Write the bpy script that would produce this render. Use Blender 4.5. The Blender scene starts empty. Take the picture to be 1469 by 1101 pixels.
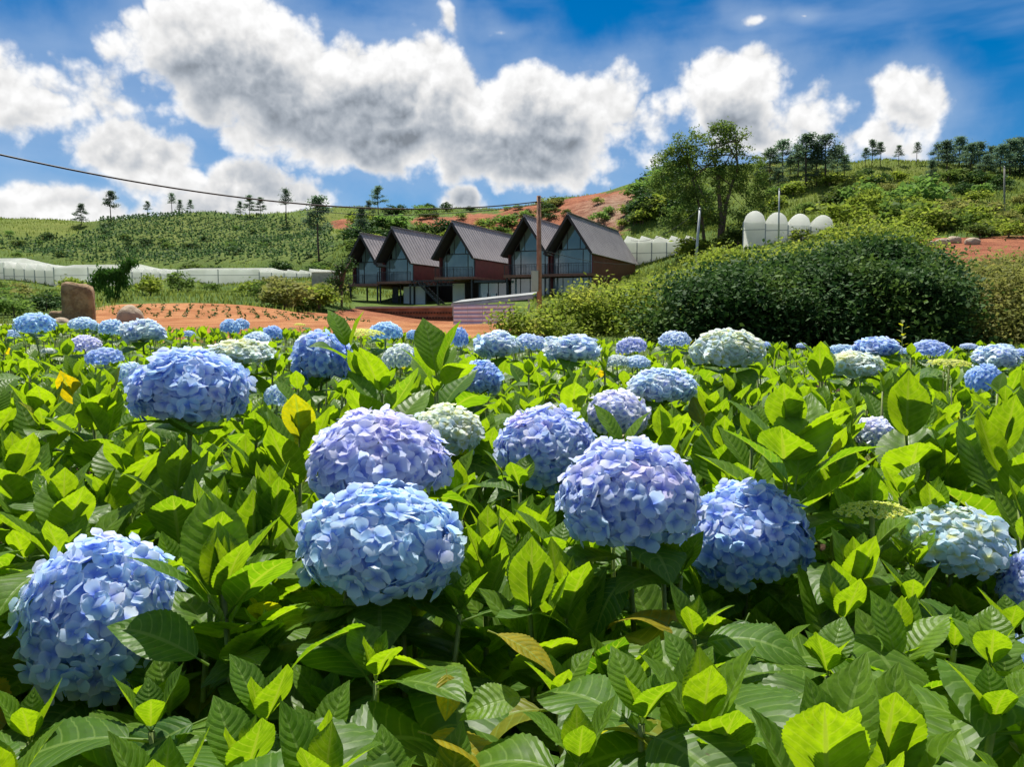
import bpy, math, random
import numpy as np
from mathutils import Vector, Matrix, Euler
R = math.radians
S = bpy.context.scene
C = S.collection
# ------------------------------------------------------------------ camera
EYE = 1.3; FOC = 1131.0; PITCH = math.atan((550.5-460)/FOC)
cam = bpy.data.cameras.new('camera'); camo = bpy.data.objects.new('camera', cam); C.objects.link(camo)
camo.location = (0, 0, EYE); camo.rotation_euler = (math.pi/2-PITCH, 0, 0)
cam.sensor_width = 36; cam.lens = 36*FOC/1469; cam.clip_start = .02; cam.clip_end = 4000
S.camera = camo
FW = Vector((0, math.cos(PITCH), -math.sin(PITCH))); UP = Vector((0, math.sin(PITCH), math.cos(PITCH)))
def at(px, py, Y):
    """point of the photograph's pixel at the ground distance Y"""
    d = Vector((1, 0, 0))*((px-734.5)/FOC)+UP*((550.5-py)/FOC)+FW
    return Vector((0, 0, EYE))+d*(Y/d.y)
def proj(p):
    q = Vector(p)-Vector((0, 0, EYE)); z = q.dot(FW)
    if z < .01: return (1e6, 1e6, z)
    return (734.5+FOC*q.x/z, 550.5-FOC*q.dot(UP)/z, z)
# ------------------------------------------------------------------ light
SUN_AZ, SUN_EL = R(-14), R(64)         # azimuth from +Y towards +X
sd = Vector((math.sin(SUN_AZ)*math.cos(SUN_EL), math.cos(SUN_AZ)*math.cos(SUN_EL), math.sin(SUN_EL)))
sl = bpy.data.lights.new('sun', 'SUN'); sl.energy = 5.0; sl.angle = R(.53); sl.color = (1, .955, .87)
so = bpy.data.objects.new('sun', sl); C.objects.link(so); so.location = (0, 0, 60)
so.rotation_euler = sd.to_track_quat('Z', 'Y').to_euler()
S.view_settings.view_transform = 'Standard'; S.view_settings.look = 'None'
S.view_settings.exposure = .68; S.view_settings.gamma = 1; S.view_settings.use_curve_mapping = False
S.cycles.use_denoising = True
S.cycles.max_bounces = 7; S.cycles.diffuse_bounces = 6; S.cycles.glossy_bounces = 2; S.cycles.transparent_max_bounces = 4
S.cycles.sample_clamp_indirect = 6
# ------------------------------------------------------------------ node helper
class NT:
    def __init__(s, tree): s.t = tree; s.n = tree.nodes; s.l = tree.links
    def node(s, typ, **kw):
        n = s.n.new(typ)
        for k, v in kw.items(): setattr(n, k, v)
        return n
    def inp(s, sock, v):
        if isinstance(v, bpy.types.NodeSocket): s.l.new(v, sock)
        elif v is not None: sock.default_value = v
    def m(s, op, a, b=None, c=None, clamp=False):
        n = s.node('ShaderNodeMath', operation=op, use_clamp=clamp)
        for i, v in enumerate((a, b, c)):
            if v is not None: s.inp(n.inputs[i], v)
        return n.outputs[0]
    def vm(s, op, a, b=None):
        n = s.node('ShaderNodeVectorMath', operation=op); s.inp(n.inputs[0], a)
        if b is not None: s.inp(n.inputs['Scale'] if op == 'SCALE' else n.inputs[1], b)
        return n.outputs['Value'] if op in ('LENGTH', 'DOT_PRODUCT') else n.outputs[0]
    def noise(s, vec, scale, detail=3, rough=.5, out=0, dist=0):
        n = s.node('ShaderNodeTexNoise'); s.inp(n.inputs['Vector'], vec)
        n.inputs['Scale'].default_value = scale; n.inputs['Detail'].default_value = detail; n.inputs['Roughness'].default_value = rough
        n.inputs['Distortion'].default_value = dist
        return n.outputs[out]
    def ramp(s, v, a, b, lo=0., hi=1., smooth=True):
        n = s.node('ShaderNodeMapRange', interpolation_type='SMOOTHSTEP' if smooth else 'LINEAR')
        s.inp(n.inputs[0], v)
        for i, k in ((1, a), (2, b), (3, lo), (4, hi)): s.inp(n.inputs[i], k)
        return n.outputs[0]
    def mix(s, f, a, b, blend='MIX'):
        n = s.node('ShaderNodeMix', data_type='RGBA', blend_type=blend)
        s.inp(n.inputs[0], f); s.inp(n.inputs[6], a); s.inp(n.inputs[7], b)
        return n.outputs[2]
    def sep(s, v):
        n = s.node('ShaderNodeSeparateXYZ'); s.inp(n.inputs[0], v); return n.outputs
    def comb(s, x, y, z):
        n = s.node('ShaderNodeCombineXYZ')
        for i, v in enumerate((x, y, z)): s.inp(n.inputs[i], v)
        return n.outputs[0]
def rgb(r, g, b): return (r, g, b, 1)
def srgb(r, g, b):
    f = lambda c: (c/255/12.92 if c <= 10 else ((c/255+.055)/1.055)**2.4)
    return (f(r), f(g), f(b), 1)
# ------------------------------------------------------------------ sky
def px_ang(px, py):
    d = at(px, py, 1)-Vector((0, 0, EYE))
    return math.degrees(math.atan2(d.x, d.y)), math.degrees(math.atan2(d.z, math.hypot(d.x, d.y)))
# cumulus masses seen in the photograph: centre, half width, half height (pixels), weight
CLOUDS = [(320, 80, 190, 118, 1.15), (520, 155, 275, 122, 1.2), (745, 178, 225, 112, 1.1), (855, 155, 78, 66, .7),
          (70, 150, 200, 90, .6), (190, 220, 145, 62, .75), (60, 300, 250, 58, .8), (330, 285, 190, 52, .72),
          (425, 298, 72, 34, .62), (672, 292, 40, 26, .64), (1050, 130, 100, 66, .88), (1115, 185, 130, 50, .55),
          (1298, 150, 80, 60, .82), (1225, 205, 105, 36, .46), (1070, 30, 26, 16, .38), (1143, 22, 22, 10, .33), (760, 240, 200, 46, .6),
          (640, 32, 14, 20, .26), (715, 42, 34, 12, .26)]
W = bpy.data.worlds.new('World'); S.world = W; W.use_nodes = True
W.cycles.sampling_method = 'MANUAL'; W.cycles.sample_map_resolution = 512
t = NT(W.node_tree); bg = W.node_tree.nodes['Background']
dv = t.node('ShaderNodeTexCoord').outputs['Generated']
sky = t.node('ShaderNodeTexSky', sky_type='NISHITA'); sky.sun_disc = False
sky.sun_elevation = SUN_EL; sky.sun_rotation = SUN_AZ; sky.altitude = 1500; sky.air_density = 1.0; sky.dust_density = .3; sky.ozone_density = 3
hs = t.node('ShaderNodeHueSaturation'); t.l.new(sky.outputs[0], hs.inputs['Color']); hs.inputs['Saturation'].default_value = 1.5; hs.inputs['Value'].default_value = .57
cx_, cy_, cz_ = t.sep(dv)
veil = t.ramp(t.noise(t.comb(t.m('MULTIPLY', cx_, 2.2), cy_, t.m('MULTIPLY', cz_, 9)), 2.2, 4, .55), .45, .85, 0, .22)
skyc = t.mix(veil, hs.outputs[0], rgb(4.2, 5.1, 6.5))
UPS, GRD = 3.0, .012
# (1) the cumulus in view
wn = t.node('ShaderNodeTexNoise'); t.l.new(dv, wn.inputs['Vector']); wn.inputs['Scale'].default_value = 9; wn.inputs['Detail'].default_value = 2
warp = t.vm('SCALE', t.vm('SUBTRACT', wn.outputs['Color'], (.5, .5, .5)), .075)
wx, wy, wz = t.sep(t.vm('NORMALIZE', t.vm('ADD', dv, warp)))
az = t.m('MULTIPLY', t.m('ARCTAN2', wx, wy), 57.29578)
el = t.m('MULTIPLY', t.m('ARCSINE', wz), 57.29578)
M = M2 = None
def smax(a, b):
    n = t.node('ShaderNodeMath', operation='SMOOTH_MAX'); t.inp(n.inputs[0], a); t.inp(n.inputs[1], b); n.inputs[2].default_value = .14; return n.outputs[0]
for (cx, cy, rx, ry, w) in CLOUDS:
    a0, e0 = px_ang(cx, cy); a1, _ = px_ang(cx+rx, cy); a2, _ = px_ang(cx-rx, cy); _, e1 = px_ang(cx, cy-ry); _, e2 = px_ang(cx, cy+ry)
    ra, re = abs(a1-a2)/2, abs(e1-e2)/2
    qa = t.m('MULTIPLY_ADD', az, 1/ra, -a0/ra); qa2 = t.m('MULTIPLY', qa, qa)
    qe = t.m('MULTIPLY_ADD', el, 1/re, -e0/re)
    q = t.m('SQRT', t.m('MULTIPLY_ADD', qe, qe, qa2)); v = t.m('MAXIMUM', t.m('MULTIPLY_ADD', q, -w, w), -1.2)
    M = v if M is None else smax(M, v)
    if rx > 60:
        qf = t.m('ADD', qe, UPS/re)
        q = t.m('SQRT', t.m('MULTIPLY_ADD', qf, qf, qa2)); v = t.m('MAXIMUM', t.m('MULTIPLY_ADD', q, -w, w), -1.2)
        M2 = v if M2 is None else smax(M2, v)
f1 = t.m('SUBTRACT', t.noise(dv, 10, 8, .56), .5)
b1 = t.m('ABSOLUTE', t.m('SUBTRACT', t.noise(dv, 19, 4, .52), .5))
dup_ = t.vm('ADD', dv, (-.004, 0, GRD))
f1s = t.m('SUBTRACT', t.noise(dup_, 10, 5, .56), .5)
b1s = t.m('ABSOLUTE', t.m('SUBTRACT', t.noise(dup_, 19, 3, .52), .5))
D = t.m('MULTIPLY_ADD', b1, 1.1, t.m('MULTIPLY_ADD', f1, 1.1, M)); D = t.m('SUBTRACT', D, .15)
Ds = t.m('MULTIPLY_ADD', b1s, 1.1, t.m('MULTIPLY_ADD', f1s, 1.1, M)); Ds = t.m('SUBTRACT', Ds, .15)
D2 = t.m('MULTIPLY_ADD', f1s, 1.0, M2)
def cloud_shade(D, D2, grad, skyc=skyc):
    alpha = t.ramp(D, .0, .24)
    shade = t.m('MULTIPLY', t.ramp(D2, -.12, .66), t.ramp(D, .05, .5))
    br = t.m('MULTIPLY_ADD', shade, -.52, .94)
    br = t.m('MAXIMUM', t.m('MINIMUM', t.m('ADD', br, grad), 1.0), .27)
    cc = t.mix(t.ramp(br, .3, .85), rgb(.86, .97, 1.12), rgb(1, 1, 1))
    return t.mix(alpha, skyc, t.vm('SCALE', cc, t.m('MULTIPLY', br, 6.3)))
hazy = t.mix(t.ramp(t.m('MULTIPLY_ADD', f1s, 1.3, M), -.7, .25, 0, .38), skyc, rgb(3.4, 4.1, 5.1))
t.l.new(cloud_shade(D, D2, t.m('MULTIPLY', t.m('SUBTRACT', D, Ds), 1.0), hazy), bg.inputs['Color']); bg.inputs['Strength'].default_value = .1
# (2) round the rest of the sky the same broken cumulus goes on
nl = t.noise(dv, 3.4, 5, .55); nu = t.noise(t.vm('ADD', dv, (0, 0, .05)), 3.4, 3, .55)
Dg = t.m('MULTIPLY_ADD', nl, 4.0, -2.1); Dg2 = t.m('MULTIPLY_ADD', nu, 4.0, -2.0)
bg2 = t.node('ShaderNodeBackground'); bg2.inputs['Strength'].default_value = .1
t.l.new(cloud_shade(Dg, Dg2, 0.0), bg2.inputs['Color'])
inview = t.m('MULTIPLY', t.m('MULTIPLY', t.m('LESS_THAN', t.m('ABSOLUTE', cx_), t.m('MULTIPLY', cy_, .80)), t.m('LESS_THAN', cz_, .45)), t.m('GREATER_THAN', cz_, .02))
mxw = t.node('ShaderNodeMixShader'); t.l.new(inview, mxw.inputs[0]); t.l.new(bg2.outputs[0], mxw.inputs[1]); t.l.new(bg.outputs[0], mxw.inputs[2])
t.l.new(mxw.outputs[0], W.node_tree.nodes['World Output'].inputs[0])
# ------------------------------------------------------------------ object helpers
rng = random.Random(7); npr = np.random.default_rng(11)
def tag(o, label=None, cat=None, group=None, kind=None):
    if label: o['label'] = label
    if cat: o['category'] = cat
    if group: o['group'] = group
    if kind: o['kind'] = kind
    return o
def empty(name, loc, rz=0):
    o = bpy.data.objects.new(name, None); C.objects.link(o); o.location = loc; o.rotation_euler = (0, 0, rz); o.empty_display_size = .2
    return o
def link(name, me, parent=None, mat=None, loc=None):
    o = bpy.data.objects.new(name, me); C.objects.link(o)
    if parent is not None: o.parent = parent
    if mat is not None and not me.materials: me.materials.append(mat)
    if loc is not None: o.location = loc
    return o
def raw_mesh(name, V, F, smooth=False, uv=None):
    """V (n,3) array, F (m,k) array of faces that all have k corners"""
    V = np.asarray(V, np.float32); F = np.asarray(F, np.int32); m, k = F.shape
    me = bpy.data.meshes.new(name); me.vertices.add(len(V)); me.vertices.foreach_set('co', V.ravel())
    me.loops.add(m*k); me.loops.foreach_set('vertex_index', F.ravel())
    me.polygons.add(m); me.polygons.foreach_set('loop_start', np.arange(0, m*k, k, dtype=np.int32))
    me.polygons.foreach_set('use_smooth', np.full(m, smooth, bool))
    if uv is not None:
        l = me.uv_layers.new(name='UVMap'); l.data.foreach_set('uv', np.asarray(uv, np.float32)[F.ravel()].ravel())
    me.update(calc_edges=True); me.validate()
    return me
class MB:
    """collects boxes, bars and prisms for ONE mesh"""
    def __init__(s): s.v = []; s.f = []
    def add(s, vs, fs):
        n = len(s.v); s.v += [tuple(v) for v in vs]; s.f += [tuple(i+n for i in f) for f in fs]
    def box(s, x0, x1, y0, y1, z0, z1):
        s.add([(x, y, z) for x in (x0, x1) for y in (y0, y1) for z in (z0, z1)],
              [(0, 1, 3, 2), (4, 6, 7, 5), (0, 4, 5, 1), (2, 3, 7, 6), (0, 2, 6, 4), (1, 5, 7, 3)])
    def tube(s, pts, rads, k=8, caps=True):
        pts = [Vector(p) for p in pts]; n0 = len(s.v)
        for i, p in enumerate(pts):
            d = (pts[min(i+1, len(pts)-1)]-pts[max(i-1, 0)]).normalized()
            a = d.cross(Vector((0, 0, 1)) if abs(d.z) < .9 else Vector((1, 0, 0))).normalized(); b = d.cross(a)
            r = rads[i] if hasattr(rads, '__len__') else rads
            for j in range(k):
                w = 2*math.pi*j/k; s.v.append(tuple(p+a*(r*math.cos(w))+b*(r*math.sin(w))))
        for i in range(len(pts)-1):
            for j in range(k):
                s.f.append((n0+i*k+j, n0+i*k+(j+1) % k, n0+(i+1)*k+(j+1) % k, n0+(i+1)*k+j))
        if caps:
            s.f.append(tuple(n0+j for j in range(k))[::-1]); s.f.append(tuple(n0+(len(pts)-1)*k+j for j in range(k)))
    def bar(s, p, q, w, h):
        p = Vector(p); q = Vector(q); d = (q-p).normalized()
        a = d.cross(Vector((0, 0, 1)) if abs(d.z) < .95 else Vector((1, 0, 0))).normalized(); b = a.cross(d)
        vs = [e+a*(sx*w/2)+b*(sz*h/2) for e in (p, q) for sx, sz in ((-1, -1), (1, -1), (1, 1), (-1, 1))]
        s.add(vs, [(3, 2, 1, 0), (4, 5, 6, 7), (0, 1, 5, 4), (1, 2, 6, 5), (2, 3, 7, 6), (3, 0, 4, 7)])
    def mesh(s, name, smooth=False):
        me = bpy.data.meshes.new(name); me.from_pydata(s.v, [], s.f)
        if smooth: me.polygons.foreach_set('use_smooth', [True]*len(me.polygons))
        me.update(); return me
    def build(s, name, mat, parent=None, smooth=False, loc=None):
        return link(name, s.mesh(name, smooth), parent, mat, loc)
# ------------------------------------------------------------------ materials
def mat_new(name):
    m = bpy.data.materials.new(name); m.use_nodes = True
    return m, NT(m.node_tree), m.node_tree.nodes['Principled BSDF'], m.node_tree.nodes['Material Output']
def simple(name, col, rough=.6, var=.25, scale=3., metal=0., bump=0., spec=.5, obj=True, detail=5):
    m, t, b, o = mat_new(name)
    tc = t.node('ShaderNodeTexCoord').outputs['Object']
    n = t.noise(tc, scale, detail, .6)
    c2 = tuple(max(0, c*(1-var)) for c in col[:3])+(1,); c1 = tuple(min(1, c*(1+var)) for c in col[:3])+(1,)
    c = t.mix(t.ramp(n, .3, .7), c2, c1)
    t.inp(b.inputs['Base Color'], c); b.inputs['Roughness'].default_value = rough; b.inputs['Metallic'].default_value = metal
    b.inputs['Specular IOR Level'].default_value = spec
    if bump:
        bn = t.node('ShaderNodeBump'); bn.inputs['Strength'].default_value = bump; t.inp(bn.inputs['Height'], t.noise(tc, scale*4, 6, .65)); bn.inputs['Distance'].default_value = .05
        t.l.new(bn.outputs[0], b.inputs['Normal'])
    return m
def foliage_mat(name, ca, cb, cc, trans=.35, rough=.5, objvar=.0):
    """leaf clumps: each leaf its own tint"""
    m, t, b, o = mat_new(name)
    r = t.node('ShaderNodeNewGeometry').outputs['Random Per Island']
    oi = t.node('ShaderNodeObjectInfo')
    big = t.noise(t.node('ShaderNodeTexCoord').outputs['Object'], 1.1, 2)
    c = t.mix(r, ca, cb); c = t.mix(t.ramp(big, .48, .72), c, cc)
    hv = t.node('ShaderNodeHueSaturation'); t.l.new(c, hv.inputs['Color']); t.inp(hv.inputs['Value'], t.ramp(oi.outputs['Random'], 0, 1, 1-objvar, 1+objvar, False))
    t.inp(hv.inputs['Hue'], t.ramp(oi.outputs['Random'], 0, 1, .5-.03*objvar, .5+.03*objvar, False))
    c = hv.outputs[0]
    t.inp(b.inputs['Base Color'], c); b.inputs['Roughness'].default_value = max(.65, rough); b.inputs['Specular IOR Level'].default_value = .12
    tr = t.node('ShaderNodeBsdfTranslucent'); t.inp(tr.inputs[0], t.mix(.5, c, rgb(.95, 1, .25), 'MULTIPLY') if False else c)
    mx = t.node('ShaderNodeMixShader'); mx.inputs[0].default_value = trans
    t.l.new(b.outputs[0], mx.inputs[1]); t.l.new(tr.outputs[0], mx.inputs[2]); t.l.new(mx.outputs[0], o.inputs[0])
    return m
# ------------------------------------------------------------------ terrain
ANCH = [(-200,467,20),(0,467,20),(250,468,20),(500,470,20),(750,480,18),(1000,490,15),(1200,492,15),(1469,492,15),(1700,492,15),
 (0,464,32),(250,463,32),(450,462,34),(-300,464,32),
 (250,434,42),(190,440,42),(300,435,42),(350,440,42),(410,452,42),(130,452,40),(60,455,42),(480,455,45),
 (0,435,55),(250,426,58),(450,427,60),(-300,435,55),
 (0,408,105),(250,404,110),(470,400,110),(-400,408,105),(0,404,125),(250,400,128),(470,395,125),
 (0,375,140),(250,372,142),(400,370,142),(480,365,140),(120,345,165),(300,335,170),(450,340,165),
 (0,316,230),(110,322,235),(165,321,205),(215,313,200),(290,304,195),(335,306,195),(380,312,200),(440,304,200),(500,300,190),(-200,320,220),(-500,330,200),(-900,330,180),
 (520,441,71),(650,441,70),(760,440,66),(850,436,66),(560,432,92),(700,425,90),(820,415,88),(930,395,88),
 (560,385,112),(700,380,112),(820,372,112),(930,372,105),
 (600,335,145),(700,335,142),(560,301,180),(620,303,172),(700,308,168),(760,297,160),(820,282,152),(870,279,150),(915,276,146),
 (790,330,128),(860,322,128),(900,315,124),
 (985,405,60),(1000,388,58),(1030,350,62),(1130,337,78),(1200,345,66),(1300,378,40),(1400,378,40),(1469,378,40),(1380,342,55),(1469,340,55),
 (1200,415,30),(1100,435,24),(1350,420,26),(1700,370,42),(930,440,40),(800,478,34),(650,470,50),(690,481,41),(740,482,38),(560,468,48),(520,466,56),(640,468,58),
 (1100,300,98),(1250,300,96),(1400,305,90),(1469,302,90),(1700,300,90),(1000,320,95),
 (940,258,138),(985,236,142),(1060,236,142),(1120,234,142),(1200,236,140),(1250,240,136),(1300,229,135),(1350,238,135),(1420,250,130),(1469,248,130),(1700,240,130),(2100,240,130)]
P = [tuple(at(*a)) for a in ANCH]
for x in range(-14, 15, 4):
    for y in range(-12, 12, 4): P.append((x, y, .02*y))
for x in range(-400, 401, 80):
    P.append((x, 380, 12)); P.append((x, 300, 22)); P.append((x, -60, -1.5))
P += [(-60, 0, 0), (60, 0, .3), (-150, 20, 2), (150, 20, 5), (-60, 30, 1.3), (60, 25, 2.5)]
P = np.array(P); n = len(P)
Dm = np.linalg.norm(P[:, None, :2]-P[None, :, :2], axis=2)
A = np.zeros((n+1, n+1)); A[:n, :n] = Dm; A[:n, n] = 1; A[n, :n] = 1
wts = np.linalg.solve(A, np.append(P[:, 2], 0))
GX0, GX1, GY0, GY1, GS = -330, 330, -60, 390, 1.5
gx = np.arange(GX0, GX1+.1, GS); gy = np.arange(GY0, GY1+.1, GS)
XX, YY = np.meshgrid(gx, gy)
Z = np.full(XX.shape, wts[n])
for i in range(n): Z += wts[i]*np.hypot(XX-P[i, 0], YY-P[i, 1])
def blur(a, k):
    for _ in range(k):
        b = np.pad(a, 1, mode='edge'); a = (b[1:-1, 1:-1]*2+b[:-2, 1:-1]+b[2:, 1:-1]+b[1:-1, :-2]+b[1:-1, 2:])/6
    return a
Zs = blur(Z, 10)
def vnoise(shape, cell, seed):
    r = np.random.default_rng(seed); ny, nx = shape[0]//cell+3, shape[1]//cell+3; g0 = r.uniform(-1, 1, (ny, nx))
    yy = np.arange(shape[0])/cell; xx = np.arange(shape[1])/cell
    y0 = yy.astype(int); x0 = xx.astype(int); fy = (yy-y0)[:, None]; fx = (xx-x0)[None, :]
    fy = fy*fy*(3-2*fy); fx = fx*fx*(3-2*fx)
    a = g0[y0][:, x0]; b = g0[y0][:, x0+1]; c = g0[y0+1][:, x0]; d = g0[y0+1][:, x0+1]
    return (a*(1-fx)+b*fx)*(1-fy)+(c*(1-fx)+d*fx)*fy
far = np.clip((YY-26)/70, 0, 1)
far = far*(1-.85*np.exp(-(((XX+2)/24)**2+((YY-78)/16)**2)))
N1 = vnoise(Z.shape, 12, 3)*1.5+vnoise(Z.shape, 5, 4)*.7+vnoise(Z.shape, 2, 5)*.28
Zs = Zs+N1*far*.8
def gz(x, y):
    i = (x-GX0)/GS; j = (y-GY0)/GS; i0 = int(i); j0 = int(j); fx = i-i0; fy = j-j0
    return float((Zs[j0, i0]*(1-fx)+Zs[j0, i0+1]*fx)*(1-fy)+(Zs[j0+1, i0]*(1-fx)+Zs[j0+1, i0+1]*fx)*fy)
# ground cover masks, in places found from the photograph
dx, dy, dz = XX, YY, Zs-EYE
zc = dy*FW.y+dz*FW.z; ok = zc > 1
PX = np.where(ok, 734.5+FOC*dx/np.maximum(zc, 1), 9e4); PY = np.where(ok, 550.5-FOC*(dy*UP.y+dz*UP.z)/np.maximum(zc, 1), 9e4)
def ell(cx, cy, rx, ry, soft=.35, y0=0, y1=999):
    q = np.sqrt(((PX-cx)/rx)**2+((PY-cy)/ry)**2); return np.clip((1+soft-q)/(2*soft), 0, 1)*((YY > y0) & (YY < y1))
red = np.zeros_like(Zs)
for e in [(275, 460, 150, 34, .12, 12, 46), (620, 470, 200, 16, .3, 11, 60), (690, 322, 60, 15, .35, 120, 200), (620, 318, 30, 8, .4, 120, 200), (500, 322, 26, 8, .4, 120, 200), (830, 300, 110, 24, .25, 110, 170),
          (905, 292, 40, 20, .3, 110, 160), (760, 318, 40, 16, .3, 110, 170), (1400, 360, 110, 22, .25, 36, 60), (1500, 355, 60, 20, .3, 36, 60), (840, 330, 60, 12, .4, 105, 150),
          (560, 455, 90, 14, .3, 45, 76), (450, 458, 70, 12, .3, 30, 55)]: red = np.maximum(red, ell(*e))
rocky = ell(900, 305, 70, 26, .4, 105, 150)
crop = np.maximum(ell(240, 345, 250, 36, .2, 130, 215), ell(430, 350, 90, 28, .3, 130, 200))*(PX < 470)*(1-ell(60, 322, 80, 22, .3, 130, 260))
yell = np.maximum.reduce([ell(60, 328, 70, 16, .4, 140, 300), ell(250, 330, 60, 22, .6, 140, 300), ell(1250, 265, 170, 40, .5, 70, 150), ell(420, 335, 40, 18, .6, 120, 200), ell(480, 320, 40, 20, .5, 120, 200)])
ny, nx = Zs.shape
V = np.stack([XX, YY, Zs], -1).reshape(-1, 3)
idx = np.arange(ny*nx).reshape(ny, nx)
F = np.stack([idx[:-1, :-1], idx[:-1, 1:], idx[1:, 1:], idx[1:, :-1]], -1).reshape(-1, 4)
gm = raw_mesh('ground', V, F, True)
ca = gm.color_attributes.new('cover', 'FLOAT_COLOR', 'POINT')
field = ((YY < 12) & (np.abs(XX) < 30))*1.0
cov = np.stack([red, np.maximum(crop, 0), yell, np.maximum(field, 0)], -1).astype(np.float32)
ca.data.foreach_set('color', cov.reshape(-1, 4).ravel())
ra = gm.attributes.new('rocky', 'FLOAT', 'POINT'); ra.data.foreach_set('value', rocky.astype(np.float32).ravel())
m, t, b, o = mat_new('hill ground')
tc = t.node('ShaderNodeTexCoord').outputs['Object']
at_ = t.node('ShaderNodeAttribute', attribute_name='cover'); sp = t.node('ShaderNodeSeparateColor'); t.l.new(at_.outputs['Color'], sp.inputs[0])
rk = t.node('ShaderNodeAttribute', attribute_name='rocky').outputs['Fac']
n1 = t.noise(tc, .09, 6, .6); n2 = t.noise(tc, .7, 6, .65); n3 = t.noise(tc, .25, 5, .6)
grass = t.mix(t.ramp(n1, .35, .65), rgb(.060, .11, .020), rgb(.13, .185, .034))
grass = t.mix(t.ramp(n2, .45, .75), grass, rgb(.045, .085, .018))
grass = t.mix(t.m('MULTIPLY', sp.outputs[2], .75), grass, t.mix(t.ramp(n2, .35, .7), rgb(.13, .165, .03), rgb(.20, .215, .045)))
grass = t.mix(t.m('MULTIPLY', sp.outputs[1], .7), grass, t.mix(t.ramp(n2, .4, .7), rgb(.10, .14, .03), rgb(.16, .19, .045)))
earth = t.mix(t.ramp(n2, .3, .7), rgb(.22, .070, .036), rgb(.36, .145, .075))
earth = t.mix(t.ramp(n3, .5, .75), earth, rgb(.17, .055, .030))
near_ = t.m('MULTIPLY', t.ramp(t.sep(tc)[1], 60, 50), t.ramp(t.sep(tc)[0], 6, 2))
earth = t.mix(near_, earth, t.mix(t.ramp(n2, .35, .68), rgb(.34, .13, .050), rgb(.52, .25, .11)))
rock = t.mix(t.ramp(n2, .35, .65), rgb(.17, .09, .06), rgb(.32, .24, .17))
earth = t.mix(t.m('MULTIPLY', rk, .8), earth, rock)
edge = t.ramp(t.m('ADD', sp.outputs[0], t.m('MULTIPLY', t.m('SUBTRACT', n2, .5), 1.3)), .35, .6)
col = t.mix(edge, grass, earth)
col = t.mix(at_.outputs['Alpha'], col, t.mix(t.ramp(t.noise(tc, 9, 5), .35, .7), rgb(.035, .02, .013), rgb(.08, .048, .03)))
t.inp(b.inputs['Base Color'], col); b.inputs['Roughness'].default_value = .95; b.inputs['Specular IOR Level'].default_value = .1
bn = t.node('ShaderNodeBump'); bn.inputs['Strength'].default_value = .8; bn.inputs['Distance'].default_value = .6; t.inp(bn.inputs['Height'], t.noise(tc, 1.3, 8, .7)); t.l.new(bn.outputs[0], b.inputs['Normal'])
ground = link('ground', gm, None, m); ground['kind'] = 'structure'
def ray_ground(px, py, y0=12, y1=300):
    """where the line of sight through a pixel meets the terrain"""
    Y = y0
    while Y < y1:
        p = at(px, py, Y)
        if gz(p.x, p.y) >= p.z: return Vector((p.x, p.y, gz(p.x, p.y)))
        Y += .4
    return None
# ------------------------------------------------------------------ houses on the slope
ROOF = simple('standing seam roof', rgb(.29, .265, .265), .6, .12, .8, 0, 0)
SOFF = simple('dark timber soffit', rgb(.030, .020, .022), .6, .2, 2)
WALLR = simple('rust red cladding', rgb(.14, .026, .030), .6, .2, 2)
DECK = simple('rust steel deck', rgb(.20, .085, .06), .6, .25, 2)
STEEL = simple('dark steel', rgb(.03, .03, .035), .45, .2, 4)
WHITE = simple('white wall board', rgb(.62, .63, .62), .7, .06, 1)
FLOORM = simple('plain floor boards', rgb(.22, .17, .13), .6, .2, 2)
GREYM = simple('galvanised steel', rgb(.34, .37, .37), .45, .15, 3, .4)
CONC = simple('concrete', rgb(.38, .34, .29), .85, .15, 2, 0, .3)
def glass_mat():
    m, t, b, o = mat_new('tinted window glass')
    tc = t.node('ShaderNodeTexCoord').outputs['Object']
    n = t.noise(tc, .5, 2)
    t.inp(b.inputs['Base Color'], t.mix(t.ramp(n, .35, .65), rgb(.10, .15, .19), rgb(.20, .27, .31)))
    b.inputs['Roughness'].default_value = .06; b.inputs['Specular IOR Level'].default_value = 1.0; b.inputs['Coat Weight'].default_value = .6; b.inputs['Coat Roughness'].default_value = .03
    bn = t.node('ShaderNodeBump'); bn.inputs['Strength'].default_value = .05; t.inp(bn.inputs['Height'], t.noise(tc, .9, 2)); t.l.new(bn.outputs[0], b.inputs['Normal'])
    return m
GLASS = glass_mat()
HD = 75.0; HA = R(-23.7); HU = Vector((-math.cos(HA), -math.sin(HA), 0)); HV = Vector((-math.sin(HA), math.cos(HA), 0))
HP = at(850, 440, HD); HP.z = 0
DECKZ = at(820, 393, HD+1).z; GRZ = at(700, 440, HD).z
def htop(t_): return (HP+HU*t_)
def tri_prism(mb, pts, y0, y1):
    """polygon in x,z pushed from y0 to y1"""
    k = len(pts); mb.add([(x, y0, z) for x, z in pts]+[(x, y1, z) for x, z in pts], [tuple(range(k)), tuple(range(2*k-1, k-1, -1))]+[(i, i+k, (i+1) % k+k, (i+1) % k) for i in range(k)])
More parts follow.
